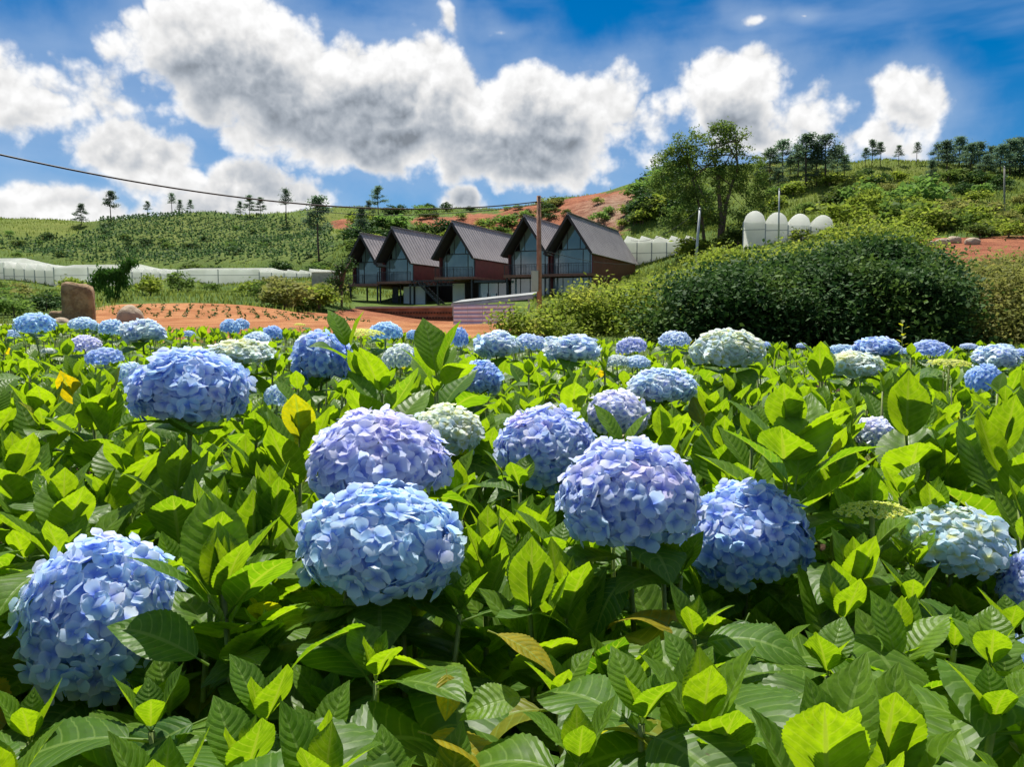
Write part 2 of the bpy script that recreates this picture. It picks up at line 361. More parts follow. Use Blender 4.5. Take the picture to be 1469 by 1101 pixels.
def house(t0, t1, dz, label, L=15.5, He=2.0, Hr=5.25, under='open', glassdoor=1, walldrop=0., shift=0.):
    w = t1-t0; base = HP+HU*t1-HV*(-shift); z = DECKZ+dz
    e = empty('gabled_house', (base.x, base.y, z), HA); tag(e, label, 'house', 'gabled houses in a row on the slope')
    hw = w/2; ov = 1.15; sl = math.atan2(Hr-He, hw); th = .16; ex = .16           # ex: eave overhang
    # roof: two slopes with raised seams
    for s in (-1, 1):
        mb = MB(); cx = hw
        ez = He-ex*math.tan(sl)
        p = [(cx, Hr), (cx+s*(hw+ex), ez), (cx+s*(hw+ex+th*math.sin(sl)), ez+th*math.cos(sl)*.2+.02), (cx, Hr+th/math.cos(sl))]
        if s < 0: p = p[::-1]
        tri_prism(mb, p, -ov, L+.3); rf = mb.build('roof_slope', ROOF, e)
        mb = MB(); k = 0; yy = -ov+.5
        while yy < L:
            a = Vector((cx+s*.02, yy, Hr+th/math.cos(sl)+.01)); b = Vector((cx+s*(hw+ex+th*math.sin(sl)-.01), yy, ez+.05)); mb.bar(a, b, .04, .04); yy += .62
        mb.build('roof_seams', ROOF, rf)
        mb = MB(); n_ = Vector((-s*math.sin(sl), 0, -math.cos(sl)))*.035
        q = [(cx, Hr-.05), (cx+s*(hw+ex-.03), ez-.03), (cx+s*(hw+ex-.03), ez-.07), (cx, Hr-.10)]
        if s > 0: q = q[::-1]
        tri_prism(mb, q, -ov+.05, 1.2); mb.build('soffit', SOFF, rf)
        mb = MB()                                                                # dark edge board on the gable
        mb.bar((cx, -ov-.03, Hr+.06), (cx+s*(hw+ex+.06), -ov-.03, ez+.03), .05, .24); mb.build('barge_board', SOFF, rf)
    mb = MB(); mb.bar((hw, -ov, Hr+th/math.cos(sl)+.03), (hw, L+.3, Hr+th/math.cos(sl)+.03), .3, .06); mb.build('ridge_cap', ROOF, e)
    for s, x in ((-1, .06), (1, w-.06)):
        mb = MB(); mb.box(x-.05, x+.05, 0.0, L, -.25-walldrop, He+.02); mb.build('side_wall', WALLR, e)
    mb = MB(); tri_prism(mb, [(.12, -.2), (w-.12, -.2), (w-.12, He-.05), (hw, Hr-.2), (.12, He-.05)][::-1], L-.14, L-.02); mb.build('back_wall', WALLR, e)
    # glazed gable: panes between mullions
    yg = .55; xs = [.16, .52, w*.36 if glassdoor > 0 else w*.30, w*.74, w-.52, w-.16]; zt = 2.35
    def top(x): return min(Hr-.32-(abs(x-hw))*math.tan(sl), 99)
    cuts = [.14, .62, w-1.15, w-.45, w-.14] if glassdoor > 0 else [.14, .45, 1.15, w-.62, w-.14]
    for i in range(len(cuts)-1):
        a, b = cuts[i]+.03, cuts[i+1]-.03; za, zb = min(zt-.03, top(a)), min(zt-.03, top(b))
        mb = MB(); tri_prism(mb, [(a, .06), (b, .06), (b, max(.3, zb)), (a, max(.3, za))], yg, yg+.02); mb.build('pane', GLASS, e)
    up = [x for x in (w*.24, w*.36, w*.66, w*.78)]
    for a, b in ((up[0], up[1]-.03), (up[1]+.03, up[2]-.03), (up[2]+.03, up[3])):
        pts = [(a, zt+.04), (b, zt+.04), (b, max(zt+.06, top(b)))]
        if a < hw < b: pts.append((hw, top(hw)))
        pts.append((a, max(zt+.06, top(a))))
        mb = MB(); tri_prism(mb, pts, yg, yg+.02); mb.build('pane', GLASS, e)
    mb = MB()
    for x in cuts: mb.box(x-.035, x+.035, yg-.04, yg+.05, 0, max(.4, min(zt, top(x)+.1)))
    for x in up[1:3]: mb.box(x-.03, x+.03, yg-.04, yg+.05, zt, top(x)+.1)
    mb.box(max(.1, hw-(Hr-.3-zt)/math.tan(sl)), min(w-.1, hw+(Hr-.3-zt)/math.tan(sl)), yg-.045, yg+.055, zt-.04, zt+.05); mb.box(.1, w-.1, yg-.045, yg+.055, 0, .07)
    for s in (-1, 1): mb.bar((hw, yg, Hr-.30), (hw+s*(hw-.12), yg, He-.22), .10, .10)
    mb.build('window_frame', STEEL, e)
    # floor and front balcony
    mb = MB(); mb.box(-.1, w+.1, -.9, L, -.28, -.02); mb.build('deck', DECK, e)
    rl = MB(); rl.box(0, w, -.84, -.80, .92, .97); rl.box(0, w, -.835, -.805, .08, .11)
    x = 0
    while x <= w+.01: rl.box(x-.012, x+.012, -.832, -.808, 0, .92); x += w/26
    for x in (0, w/2, w): rl.box(x-.03, x+.03, -.85, -.79, -.02, .97)
    rl.build('railing', STEEL, e)
    gl = GRZ-z-.4
    for x in (.15, w-.15):
        for y in ((-.6, 2.5) if under == 'open' else (-.6,)):
            mb = MB(); mb.box(x-.07, x+.07, y-.07, y+.07, gl, -.28); mb.build('post', STEEL, e)
    if under == 'rooms':
        mb = MB(); mb.box(0.3, w+3.2, 4.5, 4.62, gl, -.29); mb.build('lower_wall', SOFF, e)
        for a, b in ((.5, 1.2), (1.9, 3.2), (3.35, 4.6)):
            mb = MB(); mb.box(a, b, 1.2, 1.28, gl, -.5); mb.build('lower_panel', WHITE if a > 1 else STEEL, e)
        mb = MB()
        for x in (1.6, 3.27, 4.7): mb.box(x-.05, x+.05, 1.0, 1.1, gl, -.28)
        mb.build('lower_frame', STEEL, e)
    if under == 'stairs':
        mb = MB(); mb.box(-3.0, w-.1, 4.5, 4.6, gl, -.29); mb.build('lower_wall', SOFF, e)
        st = MB()
        for k in range(10):
            st.box(-2.6+k*.26, -2.3+k*.26, .2, 1.2, -.5-k*.24, -.45-k*.24)
        st.bar((-2.7, .2, -.4), (0.1, .2, -2.9), .06, .22); st.bar((-2.7, 1.2, -.4), (.1, 1.2, -2.9), .06, .22); st.build('stair', STEEL, e)
        mb = MB(); mb.box(.5, 1.9, 2.0, 2.1, gl, -.55); mb.build('lower_panel', WHITE, e)
        tr = MB(); tr.bar((-3.2, -.8, -.35), (w*.5, -.8, -.35), .08, .12)
        for k in range(9): tr.bar((-3.2+k*.55, -.8, -.35), (-2.93+k*.55, -.8, -.85), .05, .05); tr.bar((-2.93+k*.55, -.8, -.85), (-2.65+k*.55, -.8, -.35), .05, .05)
        tr.bar((-3.2, -.8, -.85), (w*.5, -.8, -.85), .07, .07); tr.build('truss', STEEL, e)
    if under == 'glass':
        n_ = 4
        for k in range(n_):
            a = .1+k*(w-.2)/n_; mb = MB(); mb.box(a+.03, a+(w-.2)/n_-.03, .5, .52, gl+.1, -.35); mb.build('pane', GLASS, e)
        mb = MB()
        for k in range(n_+1): a = .1+k*(w-.2)/n_; mb.box(a-.03, a+.03, .46, .56, gl, -.28)
        mb.box(.1, w-.1, .45, .57, gl+.9, gl+.97); mb.build('window_frame', STEEL, e)
        mb = MB(); mb.box(.05, w-.05, 5, 5.1, gl, -.3); mb.build('lower_wall', FLOORM, e)
    return e
house(23.45, 27.15, -.55, 'dark gabled house on open stilts at the pine end of the row', under='open', glassdoor=-1, Hr=5.0)
house(19.45, 23.4, -.35, 'dark gabled house above white lower panels, joined to the one on stilts', under='rooms', Hr=5.25)
house(12.3, 16.5, -.05, 'dark gabled house standing free in the middle above the steel stair', under='stairs', Hr=5.25)
house(4.42, 8.75, .0, 'dark gabled house behind the utility pole, above a glass walled floor', under='glass', glassdoor=-1, Hr=5.35)
house(0, 4.28, .0, 'dark gabled house with rust red side wall at the bush end', under='glass', walldrop=2.0, Hr=5.3)
# glass pavilion floor between the middle houses
pv = empty('glass_pavilion', tuple((HP+HU*12.2).xy)+(GRZ-.3,), HA); tag(pv, 'low glass walled pavilion between the middle house and the pair by the pole', 'pavilion')
mb = MB(); mb.box(0, 3.4, -.6, 8, 2.75, 2.98); mb.build('flat_roof', STEEL, pv)
for k in range(3):
    mb = MB(); mb.box(.1+k*1.1, 1.1+k*1.1, .3, .32, .3, 2.7); mb.build('pane', GLASS, pv)
mb = MB()
for k in range(4): mb.box(.02+k*1.1, .09+k*1.1, .26, .36, 0, 2.75)
mb.build('window_frame', STEEL, pv)
for k in (0.5, 1.5):
    mb = MB(); mb.box(k, k+.55, .15, .19, .3, 1.7); mb.build('door_leaf', WHITE, pv)
mb = MB(); mb.box(0, 3.4, 6, 6.1, 0, 2.75); mb.build('back_wall', FLOORM, pv)
# planted earth retaining wall below the houses
EARTHW = simple('brown earth wall', rgb(.30, .125, .065), .95, .3, 1.2, 0, .6)
wl = empty('retaining_wall', tuple(at(515, 470, 60).xy)+(at(515, 470, 60).z-1.0,)); tag(wl, 'brown planted retaining wall with a pale coping below the houses', 'wall')
a = at(512, 442, 60); b_ = at(656, 442, 56); o0 = wl.location
def quad_wall(mb, p, q, z0, z1, th):
    d = (q-p); d.z = 0; nn = Vector((-d.y, d.x, 0)).normalized()*th
    vs = [Vector((c.x, c.y, z))+k for k in (Vector((0, 0, 0)), nn) for c in (p, q) for z in (z0, z1)]
    mb.add([v-o0 for v in vs], [(0, 2, 3, 1), (4, 5, 7, 6), (0, 1, 5, 4), (2, 6, 7, 3), (1, 3, 7, 5), (0, 4, 6, 2)])
mb = MB(); quad_wall(mb, a, b_, a.z-2.8, a.z-.05, .5); mb.build('wall_face', EARTHW, wl)
mb = MB(); quad_wall(mb, a+Vector((-.1, -.12, 0)), b_+Vector((.1, -.12, 0)), a.z-.05, a.z+.10, .7); mb.build('coping', CONC, wl)
PLANTP = simple('seedling pocket', rgb(.07, .035, .02), .95, .3, 3)
mb = MB()
for r_ in range(5):
    for c_ in range(34):
        f = (c_+.5+.5*(r_ % 2))/35; p = a.lerp(b_, f)+Vector((0, -.05, -.35-r_*.36))-o0
        mb.box(p.x-.07, p.x+.07, p.y-.06, p.y+.05, p.z-.06, p.z+.05)
ob = mb.build('planting_pockets', PLANTP, wl); ob['kind'] = 'stuff'
# striped sheet fence and the lean-to roof over it
m, t, b, o = mat_new('striped sheet'); tz = t.sep(t.node('ShaderNodeTexCoord').outputs['Object'])[2]
f_ = t.m('FRACT', t.m('MULTIPLY', tz, 4.4)); c = t.mix(t.ramp(f_, .38, .42, 0, 1), rgb(.74, .73, .82), rgb(.22, .27, .50)); c = t.mix(t.ramp(f_, .72, .76, 0, 1), c, rgb(.66, .48, .52))
n_ = t.noise(t.node('ShaderNodeTexCoord').outputs['Object'], 1.5, 4); c = t.mix(t.ramp(n_, .45, .8, 0, .35), c, rgb(.30, .25, .22)); t.inp(b.inputs['Base Color'], c); b.inputs['Roughness'].default_value = .5
fa = at(651, 485, 44); fb = at(738, 485, 40); ft = at(651, 438, 44).z
fe = empty('sheet_fence', (fa.x, fa.y, fa.z-.4)); tag(fe, 'blue pink and white horizontally striped sheet metal fence', 'fence')
d = fb-fa; d.z = 0; npn = 4
for k in range(npn):
    p = d*(k/npn); q = d*((k+1)/npn-.004); V = []; F = []; rows = 40; H = ft-(fa.z-.4)
    for i in range(rows+1):
        off = .012*math.sin(i*math.pi*.5)
        for s in (p, q): V.append((s.x+.1*off, s.y-off, H*i/rows))
    for i in range(rows): F.append((2*i, 2*i+1, 2*i+3, 2*i+2))
    link('sheet', raw_mesh('sheet', V, F, True), fe, m)
for k in range(npn+1):
    p = d*(k/npn); mb = MB(); mb.box(p.x-.03, p.x+.03, p.y+.03, p.y+.09, 0, H+.05); mb.build('post', GREYM, fe)
la = at(648, 436, 45); lb = at(765, 424, 42)
le = empty('lean_to_roof', (la.x, la.y, ft)); tag(le, 'thin grey lean to roof on short posts above the striped fence', 'roof')
p0 = la-le.location; p1 = lb-le.location; off = Vector((.4, 3.2, .25))
mb = MB(); mb.add([p0, p1, p1+off, p0+off]+[v+Vector((0, 0, .06)) for v in (p0, p1, p1+off, p0+off)], [(3, 2, 1, 0), (4, 5, 6, 7), (0, 1, 5, 4), (1, 2, 6, 5), (2, 3, 7, 6), (3, 0, 4, 7)]); mb.build('roof_sheet', simple('old grey sheet', rgb(.20, .21, .20), .6, .3, 1.5), le)
mb = MB(); mb.bar(p0+Vector((0, -.06, -.10)), p1+Vector((0, -.06, -.10)), .1, .16); mb.build('beam', GREYM, le)
for f in (.02, .22, .45, .68, .95):
    p = p0.lerp(p1, f); mb = MB(); mb.box(p.x-.05, p.x+.05, p.y+.05, p.y+.15, -.6, p.z-.02); mb.build('post', GREYM, le)
# ------------------------------------------------------------------ poles and wires
WOOD = simple('weathered pole', rgb(.30, .16, .10), .85, .25, 3, 0, .3)
BOXM = simple('pale green box', rgb(.33, .42, .36), .5, .08, 2)
WIRE = simple('black cable', rgb(.015, .015, .018), .6, .1, 2)
pb = at(774, 470, 42); ptop = at(772, 281, 42)
pe = empty('utility_pole', (pb.x, pb.y, gz(pb.x, pb.y)-.3)); tag(pe, 'rust brown utility pole with a pale box in front of the houses', 'pole')
mb = MB(); hh = ptop.z-pe.location.z; mb.tube([(0, 0, 0), (-.03, 0, hh*.5), (-.06, 0, hh)], [.15, .135, .115], 10); mb.build('shaft', WOOD, pe, True)
bt = at(766, 389, 42); bb = at(766, 419, 42)
mb = MB(); bz0, bz1 = bb.z-pe.location.z, bt.z-pe.location.z; mb.box(-.44, -.08, -.32, -.02, bz0, bz1); bx_ = mb.build('meter_box', BOXM, pe)
mb = MB(); mb.box(-.42, -.10, -.335, -.322, bz0+.03, bz1-.03); mb.build('box_door', BOXM, bx_)
mb = MB(); mb.tube([(-.25, -.05, hh-.35), (.15, -.05, hh-.35)], .04, 6); mb.build('insulator_arm', STEEL, pe)
def cable(name, pts, rad, label, sag=0, n=40):
    e0 = Vector(pts[0]); mb = MB(); P_ = []
    for i in range(n+1):
        f = i/n; p = Vector(pts[0]).lerp(Vector(pts[1]), f); p.z -= sag*4*f*(1-f); P_.append(p-e0)
    mb.tube(P_, rad, 6); o = mb.build(name, WIRE, None, True, e0); tag(o, label, 'cable'); return o
pc = Vector((pe.location.x-.1, 42, pe.location.z+hh-.3))
cable('power_cable', (pc, at(-60, 208, 26)), .033, 'black overhead cable strung from the utility pole out over the hillside', 1.05)
cable('power_cable', (pc+Vector((0, 0, -.15)), at(430, 300, 60)), .022, 'thin second cable running from the utility pole towards the pines', .5)
cable('power_cable', (Vector((pe.location.x+.1, 42, pe.location.z+4.2)), at(912, 379, 60)), .016, 'thin pale cable from the utility pole to the rust red wall', .25)
PBARK_ = simple('grey pole wood', rgb(.22, .21, .19), .9, .2, 3)
def thin_pole(px, pt, pbm, Y, col, label, r=.06, lean=0):
    p = at(px, pbm, Y); z0 = gz(p.x, p.y)-.3; top = at(px+lean, pt, Y)
    e = empty('slender_pole', (p.x, p.y, z0)); tag(e, label, 'pole')
    mb = MB(); mb.tube([(0, 0, 0), tuple(top-Vector((p.x, p.y, z0)))], [r, r*.8], 8); mb.build('shaft', col, e, True)
    mb = MB(); mb.tube([tuple(top-Vector((p.x, p.y, z0))), tuple(top-Vector((p.x, p.y, z0-.08)))], [r*1.15, r*.5], 8); mb.build('cap', GREYM, e, True); return top
tp = thin_pole(996, 300, 390, 55, GREYM, 'slim pale grey pole in front of the tall forked tree', .10, 8)
cable('power_cable', (tp, at(905, 345, 90)), .02, 'thin cable from the slim pale pole towards the hillside', .8)
thin_pole(1118, 272, 310, 70, GREYM, 'short pale post above the arched greenhouse', .08)
thin_pole(1441, 240, 310, 85, PBARK_, 'thin grey wooden pole on the grassy hill beside the pine wood', .10)
# ------------------------------------------------------------------ stones
def stone_mat(name, a, b_, c_):
    m, t, b, o = mat_new(name); tc = t.node('ShaderNodeTexCoord').outputs['Object']
    n1 = t.noise(tc, 2.6, 6, .65); n2 = t.noise(tc, 6, 6, .7)
    c = t.mix(t.ramp(n1, .35, .65), a, b_); c = t.mix(t.ramp(n2, .5, .75, 0, .7), c, c_)
    t.inp(b.inputs['Base Color'], c); b.inputs['Roughness'].default_value = .9
    bn = t.node('ShaderNodeBump'); bn.inputs['Strength'].default_value = .9; bn.inputs['Distance'].default_value = .12; t.inp(bn.inputs['Height'], n2); t.l.new(bn.outputs[0], b.inputs['Normal']); return m
STA = stone_mat('brown standing stone', rgb(.22, .13, .065), rgb(.40, .28, .15), rgb(.10, .085, .07)); STB = stone_mat('pale boulder stone', rgb(.48, .38, .26), rgb(.40, .31, .22), rgb(.30, .24, .18))
def boulder(name, c, rx, ry, rz, seed, mat, label, boxy=2.0, slant=0.):
    r = np.random.default_rng(seed); nu, nv = 32, 18; V = []; F = []
    k1 = r.uniform(-1, 1, (5, 3)); ph = r.uniform(0, 6, 5)
    for i in range(nv+1):
        th = math.pi*i/nv
        for j in range(nu):
            a = 2*math.pi*j/nu; d = np.array((math.sin(th)*math.cos(a), math.sin(th)*math.sin(a), math.cos(th)))
            s = (abs(d)**boxy).sum()**(-1/boxy); s *= 1+.035*sum(math.sin(3.2*(d@k1[q])*2+ph[q]) for q in range(5))/2+.012*sum(math.sin(13*(d@k1[q])+2*ph[q]) for q in range(5))/2
            p = d*s*np.array((rx, ry, rz)); p[2] += slant*p[0]*max(0, d[2]); V.append(p)
    for i in range(nv):
        for j in range(nu): F.append((i*nu+j, (i+1)*nu+j, (i+1)*nu+(j+1) % nu, i*nu+(j+1) % nu))
    o = link(name, raw_mesh(name, V, F, True), None, mat, c); tag(o, label, 'stone'); o.rotation_euler.z = R(18); return o
def put(px, py, Y): return at(px, py, Y)
p = put(113, 440, 31); boulder('standing_stone', p, .56, .40, .88, 1, STA, 'tall brown standing stone with a slanted flat top', 9, -.22)
p = put(187, 462, 29); boulder('boulder', p, .46, .44, .60, 2, STB, 'pale rounded boulder beside the red earth mound', 2.3)
p = put(86, 459, 31); boulder('stone_block', p, .34, .3, .34, 3, STA, 'low grey brown block leaning by the standing stone', 5)
p = put(88, 467, 28); boulder('boulder', p, .30, .3, .28, 4, STB, 'small cream boulder in front of the standing stone', 2.2)
for i, (px, py) in enumerate([(1352, 352), (1330, 356), (1368, 349), (1395, 351)]):
    g_ = ray_ground(px, py, 30) or put(px, py, 48); boulder('field_rock', g_+Vector((0, 0, .12)), .5, .4, .32, 10+i, STB, 'pale rock on the red earth clearing edge', 2.4)
    bpy.context.scene.collection.objects[-1]['group'] = 'rocks on the red earth clearing'
# ------------------------------------------------------------------ greenhouses
def film_mat():
    m, t, b, o = mat_new('greenhouse film'); tc = t.node('ShaderNodeTexCoord').outputs['Object']
    n = t.noise(tc, .35, 5, .6); c = t.mix(t.ramp(n, .35, .7), rgb(.84, .85, .81), rgb(.93, .94, .91)); t.inp(b.inputs['Base Color'], c); b.inputs['Roughness'].default_value = .45
    tr = t.node('ShaderNodeBsdfTranslucent'); t.inp(tr.inputs[0], c); mx = t.node('ShaderNodeMixShader'); mx.inputs[0].default_value = .74
    t.l.new(b.outputs[0], mx.inputs[1]); t.l.new(tr.outputs[0], mx.inputs[2]); t.l.new(mx.outputs[0], o.inputs[0]); return m
FILM = film_mat(); NETM = simple('greenhouse wall net', rgb(.46, .50, .47), .7, .15, .6)
def greenhouse(pa, pb_, zb, zt, spans, depth, label, first=0., arch=False, group=None, step=0.):
    """a row of film covered spans whose ends stand along the line pa-pb"""
    pa = Vector(pa); pb_ = Vector(pb_); d = pb_-pa; d.z = 0; Lw = d.length; ang = math.atan2(d.y, d.x)
    e = empty('greenhouse', (pa.x, pa.y, zb), ang); tag(e, label, 'greenhouse', group)
    xs = [0]; wspan = (Lw-first)/spans
    if first: xs.append(first)
    while len(xs) < spans+1+(1 if first else 0): xs.append(xs[-1]+wspan)
    H = zt-zb
    for i in range(len(xs)-1):
        x0, x1 = xs[i], xs[i+1]; dz = -step*x0; eh = H*(.60 if arch else .78)+dz; rh = H+dz; long = first and i == 0
        prof = []
        if long: prof = None
        elif arch: prof = [(x0+(x1-x0)*k/10, eh+(rh-eh)*math.sin(math.pi*k/10)**.5) for k in range(11)]
        else: prof = [(x0, eh), (x0+(x1-x0)*.30, rh), (x0+(x1-x0)*.36, rh-.02), (x1, eh)]
        mb = MB()
        if long:
            mb.add([(x0, 0, eh), (x1, 0, eh), (x1, depth*.28, rh), (x0, depth*.28, rh), (x0, depth, eh), (x1, depth, eh)], [(0, 1, 2, 3), (3, 2, 5, 4)])
            mb.add([(x0, 0, 0), (x0, 0, eh), (x0, depth*.28, rh), (x0, depth, eh), (x0, depth, 0)], [(0, 1, 2, 3, 4)]); mb.add([(x1, 0, 0), (x1, 0, eh), (x1, depth*.28, rh), (x1, depth, eh), (x1, depth, 0)], [(4, 3, 2, 1, 0)])
        else:
            k = len(prof); mb.add([(x, 0, z) for x, z in prof]+[(x, depth, z) for x, z in prof], [(j, j+1, j+1+k, j+k) for j in range(k-1)])
            mb.add([(x, .01, z) for x, z in prof], [tuple(range(k))])
        mb.build('roof_span', FILM, e, arch)
        mb = MB(); mb.box(x0+.03, x1-.03, .02, .06, -1.5, eh); mb.build('wall_panel', FILM, e)
        np_ = max(1, int((x1-x0)/4)) if long else 1
        for k in range(np_):
            xx = x0+(x1-x0)*k/np_; mb = MB(); mb.box(xx-.05, xx+.05, -.06, .02, -1.5, eh+.05); mb.build('post', GREYM, e)
        mb = MB(); mb.box(x0, x1, -.05, .01, eh*.55, eh*.55+.06); mb.build('rail', GREYM, e)
    mb = MB(); mb.box(xs[-1]-.02, xs[-1]+.02, 0, depth, -1.5, H*.60-step*xs[-1]); mb.build('wall_panel', FILM, e)
    return e
def gh(p, q, yb, yt, **k):
    a = at(p[0], yb[0], p[1]); b2 = at(q[0], yb[1], q[1]); zt = at(p[0], yt[0], p[1]).z; zt2 = at(q[0], yt[1], q[1]).z
    L_ = math.hypot(b2.x-a.x, b2.y-a.y); z0 = min(a.z, b2.z)
    greenhouse(a, b2, z0, zt, step=max(0, (zt-zt2)/L_), **k)
gh((-120, 118), (80, 116), (411, 410), (368, 380), spans=5, depth=16, label='white film greenhouse with stepped roofs beside the grass at the hill foot', first=14, group=None)
gh((78, 114), (257, 112), (410, 406), (377, 387), spans=6, depth=16, label='long white greenhouse standing behind the drooping bamboo', first=10.5)
gh((255, 108), (480, 106), (406, 403), (382, 389), spans=6, depth=16, label='white greenhouse with long flat roof behind the red earth mound', first=11.5)
gh((893, 92), (1000, 88), (376, 380), (339, 338), spans=5, depth=14, label='white film greenhouse beside the rust red house wall')
gh((1066, 78), (1196, 76), (340, 341), (303, 311), spans=4, depth=12, label='white arched greenhouse of four tunnels under the pine hill', arch=True)
sh = at(468, 412, 98); se = empty('field_shed', (sh.x, sh.y, gz(sh.x, sh.y)-.4), R(-10)); tag(se, 'small grey field shed with a pale roof by the greenhouse end', 'shed')
mb = MB(); mb.box(-1.4, 1.4, -1.1, 1.1, 0, 2.2); mb.build('wall', CONC, se)
mb = MB(); tri_prism(mb, [(-1.6, 2.21), (1.6, 2.21), (1.6, 2.33), (-1.6, 2.6)], -1.3, 1.3); mb.build('roof', FILM, se)
# path along the field's far edge
pm = simple('grey gravel road', rgb(.30, .28, .26), .9, .15, 2, 0, .3)
V = []; F = []
for i in range(31):
    x = -24+i*.37
    for yy in (19.5+.02*i, 22.6+.01*i): V.append((x, yy, gz(x, yy)+.03))
for i in range(30): F.append((2*i, 2*i+2, 2*i+3, 2*i+1))
rd = link('road', raw_mesh('road', V, F, True), None, pm); rd['kind'] = 'structure'
# ------------------------------------------------------------------ foliage
def rot_leaves(cent, size, r, up=.35, asp=.55, updir=None):
    """one folded leaf face pair per point"""
    n = len(cent); d = r.normal(size=(n, 3)); d /= np.linalg.norm(d, axis=1)[:, None]
    d[:, 2] = d[:, 2]*.6
    if updir is not None: d = d*.45+np.asarray(updir)
    d /= np.linalg.norm(d, axis=1)[:, None]
    nn = r.normal(size=(n, 3)); nn[:, 2] += up*3
    x = np.cross(d, nn); x /= np.linalg.norm(x, axis=1)[:, None]+1e-9
    s = (size*r.uniform(.65, 1.35, n))[:, None]
    a = cent-d*s*.5; b = cent+x*s*asp*.5; c = cent+d*s*.5; e = cent-x*s*asp*.5
    V = np.stack([a, b, c, e], 1).reshape(-1, 3); F = np.arange(4*n).reshape(n, 4)
    return V, F
def clumps(blobs, ncl, per, rc, r, inner=.5, bottom=-.6):
    """leaf points gathered in clumps through ellipsoid volumes"""
    vol = np.array([b[3]*b[4]*b[5] for b in blobs])**.7; vol = vol/vol.sum(); pts = []
    for b, f in zip(blobs, vol):
        m_ = max(3, int(ncl*f)); d = r.normal(size=(m_, 3)); d /= np.linalg.norm(d, axis=1)[:, None]
        d[:, 2] = np.where(d[:, 2] < bottom, -d[:, 2]*.5, d[:, 2]); d /= np.linalg.norm(d, axis=1)[:, None]
        rad = r.uniform(inner, 1.04, m_)**.7
        c = np.array(b[:3])+d*rad[:, None]*np.array(b[3:6])
        k = r.integers(int(per*.5), int(per*1.5), m_); c = np.repeat(c, k, 0)
        pts.append(c+r.normal(size=c.shape)*rc*np.array((1, 1, .75)))
    return np.concatenate(pts)
G_BUSH = foliage_mat('bush leaves', rgb(.022, .062, .018), rgb(.065, .135, .030), rgb(.12, .20, .035), .28, .6)
G_LIGHT = foliage_mat('light bush leaves', rgb(.13, .20, .022), rgb(.29, .36, .045), rgb(.36, .39, .06), .58, .6)
G_YEL = foliage_mat('yellow green bush leaves', rgb(.16, .19, .04), rgb(.30, .30, .08), rgb(.24, .22, .07), .5, .6)
G_HILL = foliage_mat('hill shrub leaves', rgb(.080, .15, .032), rgb(.19, .28, .05), rgb(.13, .22, .05), .5, .6, .45)
G_PINE = foliage_mat('pine needles', rgb(.085, .15, .09), rgb(.16, .24, .125), rgb(.13, .21, .095), .52, .6, .25)
G_TREE = foliage_mat('tree leaves', rgb(.075, .14, .028), rgb(.17, .25, .045), rgb(.24, .30, .055), .5, .5)
G_CROP = foliage_mat('crop leaves', rgb(.050, .11, .042), rgb(.10, .175, .060), rgb(.085, .15, .045), .45, .6)
G_GRASS = foliage_mat('grass blades', rgb(.14, .20, .03), rgb(.26, .30, .06), rgb(.19, .25, .045), .5, .6)
G_BAMB = foliage_mat('bamboo leaves', rgb(.035, .10, .018), rgb(.075, .17, .025), rgb(.06, .15, .02), .4, .5)
BARK = simple('grey brown bark', rgb(.15, .11, .085), .9, .3, 4, 0, .5); PBARK = simple('pine bark', rgb(.10, .07, .055), .9, .3, 3, 0, .4)
def bush(name, label, blobs, ncl, per, rc, size, mat, seed, stems=5, group=None, cat='bush'):
    r = np.random.default_rng(seed); bx0 = np.mean([b[0] for b in blobs]); by0 = np.mean([b[1] for b in blobs]); bz = gz(bx0, by0)
    e = empty(name, (bx0, by0, bz)); tag(e, label, cat, group)
    pts = clumps(blobs, ncl, per, rc, r); g0 = np.array([gz(p[0], p[1]) for p in pts[::50]]).min()
    pts = pts[pts[:, 2] > g0]
    V, F = rot_leaves(pts, size, r, .8); cr = link('crown', raw_mesh('crown', V-np.array((bx0, by0, bz)), F), e, mat); cr['kind'] = 'stuff'
    for i in range(stems):
        b = blobs[i % len(blobs)]; tx, ty = b[0]+r.uniform(-.5, .5)*b[3], b[1]+r.uniform(-.4, .4)*b[4]
        mb = MB(); gx_, gy_ = b[0]+r.uniform(-.15, .15)*b[3], b[1]; zz = gz(gx_, gy_)
        mb.tube([(gx_-bx0, gy_-by0, zz-bz-.1), ((gx_+tx)/2-bx0, (gy_+ty)/2-by0, (zz+b[2])/2-bz), (tx-bx0, ty-by0, b[2]-bz+.3*b[5])], [.06, .045, .02], 6); mb.build('trunk', BARK, e, True)
    return e
def blob(px, py, rx, ry, Y, dep): c = at(px, py, Y); return (c.x, c.y, c.z, rx*Y/FOC, dep, ry*Y/FOC)
bush('broad_bush', 'huge dark green rounded bush overgrown with small leaves behind the field', [blob(1170, 450, 190, 70, 15.5, 1.6), blob(1040, 455, 120, 55, 15.5, 1.5), blob(1290, 450, 95, 68, 15.8, 1.6), blob(1200, 400, 115, 46, 17, 1.6), blob(1285, 408, 75, 46, 17, 1.4), blob(1085, 425, 70, 40, 17, 1.4), blob(1180, 500, 230, 40, 15.2, 1.5)], 420, 190, .25, .11, G_BUSH, 1, 8)
bush('broad_bush', 'bright green vine covered bush sloping down to the striped fence', [blob(880, 450, 90, 34, 18.5, 1.4), blob(790, 468, 75, 26, 18, 1.2), blob(945, 448, 80, 34, 18.5, 1.4), blob(880, 488, 150, 26, 17.5, 1.2), blob(985, 420, 55, 30, 21, 1.8), blob(925, 428, 55, 18, 21, 1.8)], 230, 150, .22, .105, G_LIGHT, 2, 6)
